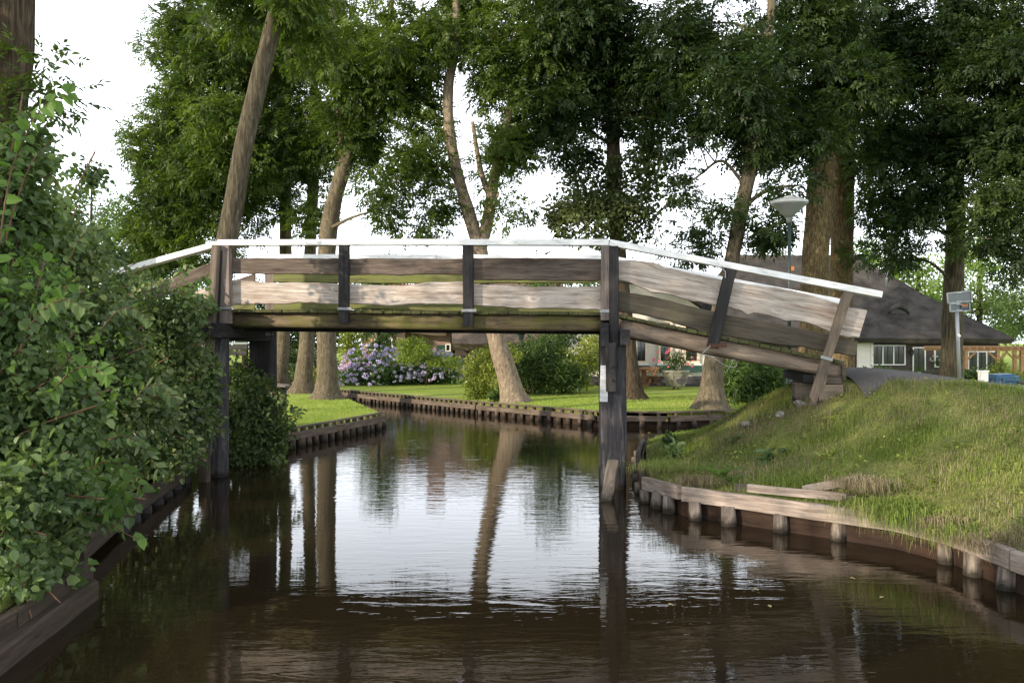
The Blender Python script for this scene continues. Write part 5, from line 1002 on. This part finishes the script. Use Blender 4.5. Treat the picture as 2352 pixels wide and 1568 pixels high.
md = MB(); md.add([Vector((tx(712) + .19 * math.cos(a), 30.2 - .405 + .03 * abs(math.cos(a)) - .02, zf + .30 + .19 * math.sin(a))) for a in [2 * math.pi * i / 18 for i in range(18)]] + [Vector((tx(712) + .19 * math.cos(a), 30.2 - .30, zf + .30 + .19 * math.sin(a))) for a in [2 * math.pi * i / 18 for i in range(18)]], [tuple(range(18))] + [(i, (i + 1) % 18, 18 + (i + 1) % 18, 18 + i) for i in range(18)]); md.build('medallion', M['plinth'], pp)
op, ocl = shrub('potted_plant', 'flowering potted bush with pink red blooms in the grey pot', [((tx(640), 30.2, zf + .85), (.35, .3, .25), 12), ((tx(745), 30.2, zf + .95), (.32, .3, .25), 12)], 'leaf_rhodo', 62, 'plant', 40, (.15, .25), .11, .04, foot=(tx(675), 30.2))
flower_heads(op, [((tx(640), 30.1, zf + .9), (.35, .25, .28), 12), ((tx(735), 30.1, zf + 1.05), (.3, .25, .28), 12)], 30, 'flower_red', 3, .06, grad=False)

# ------------------------------------------------------------------ street furniture
sl = thing('street_lamp', (X_(1812, 17), 17, .9), 'green post lamp with a grey cone-shaped head behind the bridge ramp', 'street lamp')
q = P(1813, 0, 17).x; lz = lambda y: Z_(y, 17)
MB().tube([(q, 17, .5), (q, 17, lz(820))], .068, 16).tube([(q, 17, lz(820)), (q, 17, lz(512))], .036, 12).build('post', M['lamp_green'], sl, smooth=True)
MB().lathe((q, 17, lz(512)), [(.055, 0), (.06, .10), (.085, .13)], 20).build('collar', M['lamp_grey'], sl, smooth=True)
MB().lathe((q, 17, lz(499)), [(.09, 0), (.12, .05), (.33, .24), (.345, .26)], 32).build('lamp_shade', M['lamp_grey'], sl, smooth=True)
MB().lathe((q, 17, lz(499) + .262), [(.345, 0), (.362, .005), (.362, .055), (.345, .06), (.25, .10), (.12, .125), (.1, .15), (.02, .16)], 32).build('lamp_cap', M['lamp_rim'], sl)
MB().box((q + .045, 16.95, lz(617)), (.055, .05, .085)).build('reflector', M['orange'], sl)
# road sign seen from behind
D = 17.5; rs_ = thing('road_sign', (X_(2203, D), D, 1.2), 'grey backs of two road signs on a galvanised pole beside the path', 'road sign')
p0 = P(2205, 900, D); p1 = P(2196, 672, D); MB().tube([p0, p1], .035, 12).build('pole', M['steel'], rs_, smooth=True)
def board(x0, y0, x1, y1, tilt, name, th=.03):
    a = P(*c2(x0, y0), D - .05); b = P(*c2(x1, y1), D - .05); w_, h_ = b.x - a.x, a.z - b.z; rot = Matrix.Rotation(math.radians(tilt), 3, 'Y'); c = (a + b) / 2
    m = MB().box(c, (w_, .012, h_), rot); o = m.build(name, M['sign_back'], rs_); r = MB()
    for dx, dz, sx, sz in ((0, h_ / 2, w_ + .02, .02), (0, -h_ / 2, w_ + .02, .02), (-w_ / 2, 0, .02, h_), (w_ / 2, 0, .02, h_)): r.box(c + rot @ Vector((dx, -.01, dz)), (sx, .03, sz), rot)
    r.build('rim', M['steel'], o); return o, c
board(1543, 425, 1777, 522, -6, 'sign_plate'); o_, c_ = board(1568, 535, 1758, 610, -3, 'sign_plate')
a = P(*c2(1714, 563), D - .075); MB().box(a, (.17, .006, .14)).build('sticker', M['black'], o_); MB().box(a + Vector((0, -.005, .03)), (.12, .004, .018)).box(a + Vector((0, -.005, 0)), (.12, .004, .018)).build('sticker_stripe', M['orange'], o_); MB().box(a + Vector((0, -.005, -.035)), (.12, .004, .02)).build('sticker_stripe', M['bin'], o_)
for y in (432, 515, 545, 600): 
    a = P(*c2(1655, y), D - .06); MB().box(a, (.12, .04, .02)).build('clamp', M['steel'], rs_)
a = P(*c2(1658, 848), D - .04); MB().box(a, (.07, .012, .05), Matrix.Rotation(.8, 3, 'Y')).build('pole_sticker', M['trim'], rs_)
# wheelie bin, posts, bench
D = 24; bn = thing('wheelie_bin', (X_(2299, D), D, .2), 'blue plastic wheelie bin under the pergola', 'bin'); zt = Z_(c2(0, 1268)[1], D); xc = X_(c2(2062, 0)[0], D)
m = MB(); m.add([Vector(p) for p in [(xc - .24, D - .28, .05), (xc + .24, D - .28, .05), (xc + .24, D + .28, .05), (xc - .24, D + .28, .05), (xc - .30, D - .33, zt), (xc + .30, D - .33, zt), (xc + .30, D + .33, zt), (xc - .30, D + .33, zt)]], [(0, 3, 2, 1), (4, 5, 6, 7), (0, 1, 5, 4), (1, 2, 6, 5), (2, 3, 7, 6), (3, 0, 4, 7)]).build('bin_body', M['bin'], bn)
MB().box((xc, D, zt + .045), (.68, .74, .05), Matrix.Rotation(-.06, 3, 'Y')).box((xc, D - .02, zt + .10), (.5, .5, .06), Matrix.Rotation(-.06, 3, 'Y')).box((xc + .1, D - .36, zt - .02), (.5, .06, .06)).build('lid', M['bin'], bn)
D = 21; q = X_(c2(1893, 0)[0], D); w0 = thing('white_post', (q, D, .3), 'square white post left of the blue bin', 'post'); MB().b2(q - .085, q + .085, D - .08, D + .08, .2, Z_(c2(0, 1205)[1], D)).build('shaft', M['trim'], w0); MB().b2(q - .10, q + .10, D - .095, D + .095, Z_(c2(0, 1204)[1], D), Z_(c2(0, 1190)[1], D)).build('post_cap', M['trim'], w0)
D = 15; q = X_(2350, D); bp = thing('bollard', (q, D, 1.0), 'black bollard with white bands at the right edge', 'bollard'); zt = Z_(c2(0, 1300)[1], D)
MB().b2(q - .075, q + .075, D - .075, D + .075, .6, zt).build('shaft', M['black'], bp); MB().b2(q - .079, q + .079, D - .079, D + .079, zt - .10, zt - .06).b2(q - .079, q + .079, D - .079, D + .079, zt - .18, zt - .14).build('band', M['trim'], bp)
D = 30; db = thing('dark_seat', (X_(2145, D), D, .3), 'dark slatted bench back before the hedge left of the dark trunk', 'bench'); ax, bx_ = X_(c2(1290, 0)[0], D), X_(c2(1510, 0)[0], D); zt = Z_(c2(0, 1195)[1], D)
for k in range(3): MB().box(((ax + bx_) / 2, D, zt - .08 - k * .16), (bx_ - ax, .05, .13), Matrix.Rotation(.05, 3, 'Y')).build('slat', M['post_dark'], db)
MB().b2(ax + .1, bx_ - .1, D - .5, D - .05, zt - .52, zt - .47).build('seat', M['post_dark'], db)
for xx in (ax + .15, bx_ - .2): MB().b2(xx, xx + .08, D - .45, D - .025, .2, zt - .52).build('leg', M['post_dark'], db)
# pergola
D = 37; pg = thing('pergola', (X_(2290, D), D, .2), 'new light wooden pergola in front of the farmhouse at the right', 'pergola'); gx = lambda x, d=D: X_(c2(x, 0)[0], d); gz = lambda y, d=D: Z_(c2(0, y)[1], d)
for x, dd in ((1725, 37), (2035, 37), (2270, 37), (2200, 40)):
    MB().b2(gx(x, dd) - .07, gx(x, dd) + .07, dd - .07, dd + .07, .1, gz(990, 37)).build('post', M['pergola'], pg)
    for sg_ in (-1, 1): MB().beam((gx(x, dd) + sg_ * .05, dd, gz(1085, 37)), (gx(x, dd) + sg_ * .42, dd, gz(1010, 37)), .06, .08).build('brace', M['pergola'], pg)
MB().b2(gx(1640), gx(2600), D - .06, D + .06, gz(1000), gz(975)).build('beam', M['pergola'], pg); MB().b2(gx(1640), gx(2600), D + 2.94, D + 3.06, gz(1000), gz(975)).build('beam', M['pergola'], pg)
for k in range(15): 
    x = gx(1660) + k * (gx(2600) - gx(1660)) / 14; MB().beam((x, D - .35, gz(966)), (x + .1, D + 3.3, gz(966)), .06, .11).build('rafter', M['pergola'], pg)
# small plank jetty and the little white-railed bridge at the left
D = 20.5; jt = thing('plank_table', (X_(650, D), D, .5), 'small weathered plank shelf poking out of the bushes on the left lawn', 'plank shelf'); a = P(*c8(190, 597), D); b = P(*c8(372, 608), D); MB().beam(a, b, .5, .05, wob=.02).build('tabletop', M['post_grey'], jt, frame(a, b - a))
MB().b2(a.x + .3, a.x + .42, D - .05, D + .07, .3, a.z - .03).build('leg', M['post_dark'], jt)
D = 30; lb = thing('garden_fence', (X_(548, D), D, .5), 'grey plank fence with a white top rail seen between the left piles', 'fence'); fx = lambda x: X_(c5(x, 0)[0], D); fz = lambda y: Z_(c5(0, y)[1], D)
MB().b2(fx(300), fx(553), D - .08, D + .08, fz(957), fz(943)).build('rail', M['white'], lb); MB().b2(fx(300), fx(550), D - .02, D + .02, fz(1000), fz(962)).build('board', M['post_grey'], lb); MB().b2(fx(300), fx(545), D - .02, D + .02, fz(1042), fz(1008)).build('board', M['post_grey'], lb)
MB().b2(fx(430), fx(566), D - .02, D + .02, fz(1150), fz(1115)).build('board', M['post_grey'], lb)
for x in (320, 535): MB().b2(fx(x), fx(x + 18), D + .025, D + .1, .3, fz(958)).build('post', M['post_dark'], lb)
D = 60; wc = thing('white_cottage', (X_(660, D), D, .3), 'tiny white cottage glimpsed between the left trunks', 'house'); ux = lambda x: X_(c8(x, 0)[0], D); uz = lambda y: Z_(c8(0, y)[1], D)
MB().b2(ux(360), ux(500), D, D + 5, .2, uz(235)).build('wall', M['brick_white'], wc); MB().b2(ux(425), ux(445), D - .03, D - .002, uz(325), uz(245)).b2(ux(378), ux(408), D - .03, D - .002, uz(325), uz(265)).build('window', M['glass'], wc)
slab(wc, 'roof', [(ux(350), D - .3, uz(238)), (ux(510), D - .3, uz(238)), (ux(510), D + 2.5, uz(180)), (ux(350), D + 2.5, uz(180))], .12, 'tile')
# stones on the bank
for i, (x, y, d, s, lab) in enumerate(((c3(1155, 82)[0], c3(1155, 82)[1], 11.6, .085, 'pale stone at the foot of the bridge abutment'), (c3(1045, 135)[0], c3(1045, 135)[1], 11.6, .07, 'small pale stone below the abutment stone'), (c3(865, 185)[0], c3(865, 185)[1], 11.9, .07, 'lowest small pale stone on the shaded slope'))):
    p = P(x, y, d); p.z = float(hR(p.x, p.y)[0]) + s * .3; m = bmesh.new(); bmesh.ops.create_icosphere(m, subdivisions=3, radius=s)
    for v in m.verts: v.co *= 1 + .9 * mnoise.noise(v.co * 11 + Vector((i * 5, 0, 0))); v.co.z *= .55
    me = bpy.data.meshes.new('stone'); m.to_mesh(me); m.free(); me.materials.append(M['stone']); o = bpy.data.objects.new('stone', me); o.location = p; link(o); tag(o, lab, 'stone', 'pale stones on the bank')

# ------------------------------------------------------------------ grass
def blades(name, XYZ, L, w, mat, seed, lean=.5, hang=None, kind='stuff'):
    rng = np.random.default_rng(seed); n = len(XYZ); az = rng.random(n) * 2 * np.pi; h = np.stack([np.cos(az), np.sin(az), np.zeros(n)], 1)
    if hang is not None: h = unit(h * .5 + np.array(hang))
    s = np.stack([-np.sin(az), np.cos(az), np.zeros(n)], 1) * (w / 2); L = L * (.5 + rng.random(n)); le = lean * rng.random(n)
    m1 = XYZ + (np.array([0, 0, 1.]) * (1 - le * .3)[:, None] + h * (le * .5)[:, None]) * (L * .5)[:, None]
    tip = m1 + (np.array([0, 0, 1.]) * (1 - le * 1.4)[:, None] + h * (le * 1.1)[:, None]) * (L * .5)[:, None]
    if hang is not None:
        q = rng.random(n)[:, None]; m1 = XYZ + (h * .85 + np.array([0, 0, .55]) * q) * (L * .42)[:, None]; tip = m1 + (h * .35 - np.array([0, 0, 1.]) * (.25 + .75 * q)) * (L * .6)[:, None]
    V = np.concatenate([np.stack([XYZ - s, XYZ + s, m1 + s * .8, m1 - s * .8], 1), np.stack([m1 - s * .8, m1 + s * .8, tip + s * .1, tip - s * .1], 1)], 0)
    o = polymesh(name, V, 4, np.tile(rng.random(n), 2), M[mat]); return tag(o, kind=kind)
gr = np.random.default_rng(5)
def scatter(n, x0, x1, y0, y1, poly, hf, cond=None):
    X = gr.uniform(x0, x1, n); Y = gr.uniform(y0, y1, n); k = pip(poly, X, Y)
    if cond is not None: k &= cond(X, Y)
    X, Y = X[k], Y[k]; return np.stack([X, Y, hf(X, Y) - .01], 1)
notpath = lambda X, Y: ~((X > 4.5) & (Y > np.interp(X, [4.5, 5.0, 5.6, 6.3], [10.85, 10.98, 11.12, 11.08])) & (Y < 13.3))
patchy = lambda X, Y: np.array([mnoise.noise(Vector((x * 1.1, y * 1.1, 3))) for x, y in zip(X, Y)]) > gr.uniform(-.42, .32, len(X))
tag(blades('rough_grass', scatter(340000, 1.6, 8.5, 4.5, 15.5, POLY_R, hR, lambda X, Y: notpath(X, Y) & patchy(X, Y)), .068, .007, 'blades', 1, .9), 'mown rough grass all over the bank right of the bridge', 'grass')
tag(blades('dry_grass', scatter(80000, 1.6, 8.5, 4.5, 13, POLY_R, hR, lambda X, Y: notpath(X, Y) & ~patchy(X, Y)), .11, .005, 'straw', 2, 1.5), 'dry cut straw lying on the right bank', 'grass')
tag(blades('lawn_grass', scatter(60000, -6, 7, 15.5, 26, POLY_R, hR), .05, .012, 'shortblades', 3, .7), 'short lawn grass on the far garden', 'grass')
tag(blades('lawn_grass', scatter(60000, -10, -3, 14, 26, POLY_L, hL), .05, .010, 'shortblades', 4, .7), 'short lawn grass around the three trees', 'grass')
tag(blades('rough_grass', scatter(26000, -6.5, -3.2, 4.2, 9.5, POLY_L, hL), .09, .006, 'blades', 6, 1.0), 'shaded grass under the bushes on the left bank', 'grass')
# overhanging tufts on the edge of the right bank
def tuft(px, py, d, n, L, mat, label, hang=(-.3, -.8, 0), r=.12, name='grass_tuft', w=.006):
    p = P(px, py, d); pts = np.array(p) + gr.normal(size=(n, 3)) * np.array([r, r * .6, r * .12]); o = blades(name, pts, L, w, mat, int(px), 1.6, hang, None); tag(o, label, 'grass tuft')
    o.data.transform(Matrix.Translation(-p)); o.location = p
TG = 'grass hanging over the revetment'
tuft(*c3(600, 375), 10.05, 700, .2, 'straw', 'beige drooping tuft at the left corner of the right revetment', r=.11)
tuft(*c3(1480, 385), 9.0, 800, .26, 'straw', 'dry brown tuft on top of the tilted broken plank', r=.13)
tuft(*c3(1640, 520), 8.58, 1500, .36, 'blades', 'long green grass drooping over the revetment beam', r=.22)
tuft(*c3(1790, 565), 8.32, 1500, .34, 'blades', 'green overhanging grass where the revetment turns', r=.22)
tuft(*c3(1925, 612), 7.95, 900, .36, 'straw', 'beige tuft hanging down between two piles at the right', r=.10)
tuft(*c3(2080, 650), 7.65, 1000, .26, 'blades', 'short green fringe on the right part of the beam', r=.22)
tuft(*c3(2250, 700), 7.3, 1200, .22, 'straw', 'dry yellowish fringe near the right edge of the picture', r=.25)
tuft(*c3(400, 300), 11.2, 700, .2, 'blades', 'grass draping over the short end boards behind the pile', r=.18)
tuft(*c3(900, 110), 12.3, 380, .42, 'blades', 'tall thin grass clump on the shaded slope under the bridge', r=.15, w=.01)
tuft(*c3(500, 290), 10.8, 600, .16, 'blades', 'short grass between the fern and the corner', r=.2)
tuft(*c3(1150, 380), 9.6, 700, .18, 'blades', 'grass growing behind the pale loose plank', r=.3)
# ferns and leafy weeds
def fern(px, py, d, label, n=9, L=.38, mat='leaf_bright'):
    p = P(px, py, d); r = thing('fern', tuple(p), label, 'fern'); rng = np.random.default_rng(int(px)); V = []; mb = MB()
    for i in range(n):
        a = 2 * math.pi * i / n + .3; h = np.array([math.cos(a), math.sin(a) * .7, 0]); prev = np.array(p)
        for j in range(12):
            t = (j + 1) / 12; q = np.array(p) + h * L * t + np.array([0, 0, L * (1.1 * t - .9 * t * t)]); dr_ = unit((q - prev)[None])[0]; sd_ = unit(np.cross(dr_, [0, 0, 1])[None])[0]
            for sg_ in (-1, 1): V.append(leaf_quads(q[None], unit((sd_ * sg_ + dr_ * .5)[None]), np.array([[0, 0, 1.]]), np.array([L * .3 * (1.05 - t)]), np.array([.022]))[0])
            prev = q
    V = np.array(V); polymesh('frond', V, 4, rng.random(len(V)), M[mat], r)
fern(*c3(720, 370), 10.0, 'green fern left of the stake heads on the right bank'); fern(*c3(790, 400), 9.9, 'smaller fern touching the leftmost stake head', 7, .26)
def weed(px, py, d, label, n=10, L=.12, mat='leaf_alder', fl=None):
    p = P(px, py, d); r = thing('weed', tuple(p), label, 'weed'); leaf_mass('foliage', [(tuple(p + Vector((0, 0, L * .5))), (L, L, L * .5), n)], M[mat], r, int(px), 8, (.04, .08), L, L * .45, broad=True)
    if fl: flower_heads(r, [(tuple(p + Vector((0, 0, L))), (L, L, L * .6), 3)], 9, fl, 3, .022, grad=False)
weed(110, 1370, 6.6, 'small green weed above the lower left boards', 9, .10, 'leaf_bush')
weed(40, 1400, 6.2, 'leafy weed at the very left of the bank boards', 9, .11, 'leaf_bush2')
weed(*c3(1320, 290), 9.9, 'low leafy weed uphill from the broken brown plank', 7, .09, 'leaf_laurel'); weed(*c3(820, 190), 11.6, 'small weed under the pale stones', 8, .10, 'leaf_bush2'); weed(*c3(1700, 330), 9.4, 'green rosette in the grass above the long drooping tuft', 6, .08, 'leaf_laurel')
weed(*c3(995, 285), 10.4, 'broad-leaved blue-green weed in the middle of the right bank', 5, .14, 'leaf_bush')
weed(*c3(465, 195), 13.2, 'yellow-flowered weed behind the right bridge pile', 12, .12, 'leaf_bush', 'flower_yellow')
weed(*c3(470, 245), 11.6, 'large leaves at the tip of the grassy point', 6, .12, 'leaf_bush')
rgw = np.random.default_rng(9)
gw = scatter(420, 1.9, 7, 6.5, 12, POLY_R, hR, notpath); dv = unit(rgw.normal(size=gw.shape) * np.array([1, 1, .2]) + np.array([0, 0, .3])); gw = np.repeat(gw + np.array([0, 0, .05]), 7, 0) + rgw.normal(size=(len(gw) * 7, 3)) * np.array([.05, .05, .015])
dv = unit(rgw.normal(size=gw.shape) * np.array([1, 1, .25]) + np.array([0, 0, .2])); tag(polymesh('clover', leaf_quads(gw, dv, unit(np.array([0, 0, 1.]) + rgw.normal(size=gw.shape) * .3), np.full(len(gw), .045), np.full(len(gw), .032)), 4, rgw.random(len(gw)), M['leaf_laurel']), 'small clover leaves scattered through the rough bank', 'weeds', kind='stuff')

# ------------------------------------------------------------------ the bushes on the left bank
def bush(label, foot, blobs, mat, seed, per=70, rc=(.18, .34), L=.085, w=.07, stems=14, name='hazel_bush', shell=.4, bright=None):
    root = thing(name, foot, label, 'bush'); o, cl = leaf_mass('foliage', blobs, M[mat], root, seed, per, rc, L, w, broad=True, flat=.8, droop=.35, shell=shell); rs = random.Random(seed); mb = MB()
    for i in range(stems):
        e = Vector(cl[rs.randrange(len(cl))]); b = Vector(foot) + Vector((rs.uniform(-.4, .2), rs.uniform(-.5, .5), 0)); mid = b.lerp(e, .55) + Vector((rs.uniform(-.15, .15), 0, .25)); e2 = e + (e - mid).normalized() * .3
        sp = smooth_path([tuple(b), tuple(mid), tuple(e2)], 6); n = len(sp); mb.tube(sp, [.014 * (1 - .8 * k / n) + .002 for k in range(n)], 6)
    mb.build('stem', M['twig'], root, smooth=True)
    if bright:
        leaf_mass('young_leaves', bright, M['leaf_bright'], root, seed + 1, 14, (.1, .2), L * 1.05, w * 1.05, broad=True)
    return root
bush('tall near bush filling the left edge of the view', (-4.2, 6.3, .5), [Bl(20, 470, 6.6, 60, 180, .35, 44), Bl(20, 760, 6.6, 95, 200, .45, 80), Bl(70, 960, 6.6, 130, 130, .4, 70), Bl(50, 330, 6.6, 28, 60, .15, 7)], 'leaf_bush', 201, 62, (.12, .30), .075, .060, stems=34,
     bright=[Bl(110, 720, 6.2, 80, 190, .2, 6), Bl(30, 560, 6.2, 30, 60, .2, 2)])
bush('mid-height bush leaning over the water in front of the left ramp', (-5.0, 8.6, .5), [Bl(170, 800, 8.6, 130, 160, .5, 90), Bl(260, 930, 8.6, 130, 130, .5, 80), Bl(140, 620, 8.8, 90, 110, .4, 40), Bl(190, 1080, 8.2, 110, 90, .4, 46)], 'leaf_bush2', 202, 70, (.15, .36), .070, .058, stems=30,
     bright=[Bl(200, 860, 8.0, 120, 130, .2, 6)])
bush('dense bush right against the left bridge pile', (-5.9, 11.2, .6), [Bl(330, 850, 11.4, 120, 130, .6, 84), Bl(400, 960, 11.2, 75, 90, .5, 54), Bl(330, 1020, 10.4, 90, 70, .45, 42), Bl(420, 800, 11.8, 45, 60, .3, 14), Bl(290, 740, 11.4, 70, 40, .4, 14), Bl(400, 712, 11.2, 70, 30, .2, 13), Bl(330, 690, 11.2, 50, 24, .2, 6)], 'leaf_bush2', 203, 72, (.18, .40), .076, .062, stems=24)
bush('thin leafy shoots rising against the sky behind the left edge', (-6.6, 10.2, .8), [Bl(150, 500, 10.4, 60, 90, .4, 20), Bl(200, 400, 10.6, 26, 36, .25, 8), Bl(200, 580, 10.6, 70, 70, .4, 18), Bl(90, 400, 10.4, 24, 60, .2, 6), Bl(270, 660, 10.8, 50, 30, .3, 7)], 'leaf_bush', 204, 34, (.12, .26), .08, .062, name='sapling')
bush('creeper tangled round the far left pile and hanging to the water', (-5.1, 14.6, .4), [Bl(580, 960, 14.4, 65, 100, .4, 60), Bl(545, 880, 14.8, 40, 60, .3, 22), Bl(620, 1000, 14.2, 30, 60, .25, 16), Bl(560, 1060, 14.2, 45, 24, .25, 16)], 'leaf_bush2', 205, 75, (.18, .36), .085, .066, name='creeper')
bush('hanging leafy vine on the outer side of the left near pile', (-5.5, 12.9, .6), [Bl(430, 840, 12.6, 40, 90, .3, 26), Bl(450, 715, 12.4, 26, 34, .15, 8), Bl(474, 880, 12.25, 16, 80, .1, 9), Bl(455, 960, 12.4, 28, 70, .2, 12)], 'leaf_bush', 206, 55, (.15, .28), .10, .075, name='creeper')
bush('low broad-leaved alder shoots over the timbers at the lower left', (-3.9, 6.4, .3), [Bl(70, 1120, 6.1, 90, 60, .3, 26), Bl(200, 1160, 6.6, 80, 60, .25, 18), Bl(20, 1230, 5.9, 45, 50, .2, 8), Bl(110, 1245, 6.4, 60, 28, .2, 10), Bl(30, 1330, 5.9, 55, 34, .15, 10), Bl(120, 1310, 6.5, 30, 18, .1, 4)], 'leaf_bush', 207, 40, (.12, .24), .082, .07, name='alder_shoots', bright=[Bl(240, 1130, 6.4, 60, 40, .1, 3)])
# a few individual leading shoots with leaves along them
def shoot(label, pts, L, w, mat, n, seed, name='leafy_shoot'):
    p = [P(*q) for q in pts]; root = thing(name, tuple(p[0]), label, 'shoot'); sp = smooth_path([tuple(q) for q in p], 8); m = len(sp); MB().tube(sp, [.007 * (1 - .75 * k / m) for k in range(m)], 6).build('stem', M['twig'], root, smooth=True)
    rng = np.random.default_rng(seed); C = []; Dn = []
    for i in range(n):
        t = i / (n - 1) * (m - 1); k = min(int(t), m - 2); a = np.array(sp[k]); b = np.array(sp[k + 1]); c = a + (b - a) * (t - k); d = unit((b - a)[None])[0]; s = unit(np.cross(d, [0, -1, .2])[None])[0] * (1 if i % 2 else -1)
        C.append(c); Dn.append(unit((s * .8 + d * .5 + rng.normal(size=3) * .25 - np.array([0, 0, .35]))[None])[0])
    C = np.array(C); Dn = np.array(Dn); nn = unit(np.array([0, -.5, .8]) + rng.normal(size=C.shape) * .35); sc = .7 + .5 * rng.random(n)
    V = broad_leaves(C, Dn, nn, L * sc, w * sc); polymesh('foliage', V, 4, np.tile(rng.random(n), 2), M[mat], root)
shoot('arching pale shoot highest at the left edge against the sky', [(-10, 620, 6), (20, 420, 6), (55, 320, 5.9), (100, 245, 5.8), (162, 214, 5.8)], .11, .085, 'leaf_bright', 26, 1)
shoot('thin arching shoot with small leaves below the highest one', [(10, 560, 6.2), (60, 400, 6.1), (110, 330, 6.1), (165, 292, 6.1)], .055, .04, 'leaf_bush', 22, 2)
shoot('leafy shoot bending right over the open sky', [(20, 620, 6.6), (70, 500, 6.6), (110, 400, 6.6), (150, 460, 6.6)], .07, .055, 'leaf_bush', 24, 3)
shoot('pair of bright round leaves dangling over the dark water', [(200, 1140, 6.6), (255, 1200, 6.6), (290, 1225, 6.6), (322, 1238, 6.6)], .085, .075, 'leaf_bright', 6, 4)
shoot('leafy shoot reaching over the water from the creeper', [(560, 930, 14.2), (620, 900, 14.0), (665, 930, 13.9), (690, 950, 13.9)], .10, .07, 'leaf_bush', 22, 5)
shoot('leafy runner trailing on the left lawn edge', [(590, 990, 14.4), (640, 940, 14.2), (670, 960, 14.2), (695, 940, 14.2)], .09, .06, 'leaf_bush2', 22, 6)
shoot('vine tip crossing the left bridge rail', [(330, 740, 11.6), (390, 700, 11.6), (440, 660, 11.6), (478, 640, 11.6)], .09, .07, 'leaf_bright', 22, 7)
shoot('leafy spray in front of the left ramp boards', [(250, 700, 10.5), (330, 660, 10.5), (390, 640, 10.5), (440, 612, 10.5)], .08, .065, 'leaf_bush', 26, 8)

rsh = random.Random(77)
for i, (bx, by, d, tx_, ty_, lab) in enumerate(((60, 760, 6.0, 190, 690, 'shoot crossing the upper near bush'), (120, 900, 6.1, 250, 850, 'shoot poking right out of the middle of the near bush'), (230, 760, 7.9, 345, 720, 'long shoot above the mid-height bush'), (300, 930, 8.0, 400, 900, 'shoot stretching toward the left pile'), (330, 1010, 9.6, 455, 1000, 'low shoot near the moss-covered boards'), (200, 1080, 7.4, 330, 1110, 'shoot dipping over the dark water edge'), (150, 620, 8.4, 235, 520, 'upright shoot behind the near bush'), (250, 1010, 7.4, 372, 1075, 'shoot drooping in front of the bank boards'))):
    shoot(lab, [(bx, by, d), ((bx * 2 + tx_) / 3, (by * 2 + ty_) / 3 - 30, d - .1), ((bx + tx_ * 2) / 3, (by + ty_ * 2) / 3 - 25, d - .15), (tx_, ty_ + 15, d - .2)], .085 if d < 7 else .095, .065 if d < 7 else .075, 'leaf_bright' if i in (1, 5) else 'leaf_bush', 24, 300 + i)
# yellowing leaves floating on the canal
for i, (px, py, lab) in enumerate(((1480 * .0 + 1958, 1328, 'pale green leaf floating between the revetment piles'), (1737, 1354, 'small yellow leaf floating below the revetment'), (1768, 1392, 'tiny leaf floating in the middle of the dark water'), (1540, 1388, 'small leaf floating near the pile reflection'), (2025, 1372, 'curved straw floating beside the right piles'))):
    p = Gp(px, py); a = rsh.uniform(0, 6.28); o = MB(); L_ = .034
    o.add([p + Vector((math.cos(a + q) * L_ * k, math.sin(a + q) * L_ * k, .004 + .004 * (j % 2))) for j, (q, k) in enumerate(((0, 1), (.6, .55), (1.6, .42), (2.5, .55), (3.14, .9), (3.8, .55), (4.7, .42), (5.6, .55)))], [tuple(range(8))])
    o = o.build('floating_leaf', M['floatleaf']); o.data.transform(Matrix.Translation(-p)); o.location = p; tag(o, lab, 'leaf', 'leaves floating on the canal')
# nails along the boards
for q in ((415, 355), (522, 352), (630, 350), (790, 355), (980, 350), (1115, 352), (1260, 357), (1410, 356), (1545, 350), (1760, 372), (1840, 362), (1945, 376), (2065, 378), (2075, 378)):
    p = PN(*c4(*q), .02); MB().beam(p - BN * .006 + Vector((0, 0, .022)), p - BN * .006 - Vector((0, 0, .02)), .008, .008).build('nail', M['rust'], bridge)
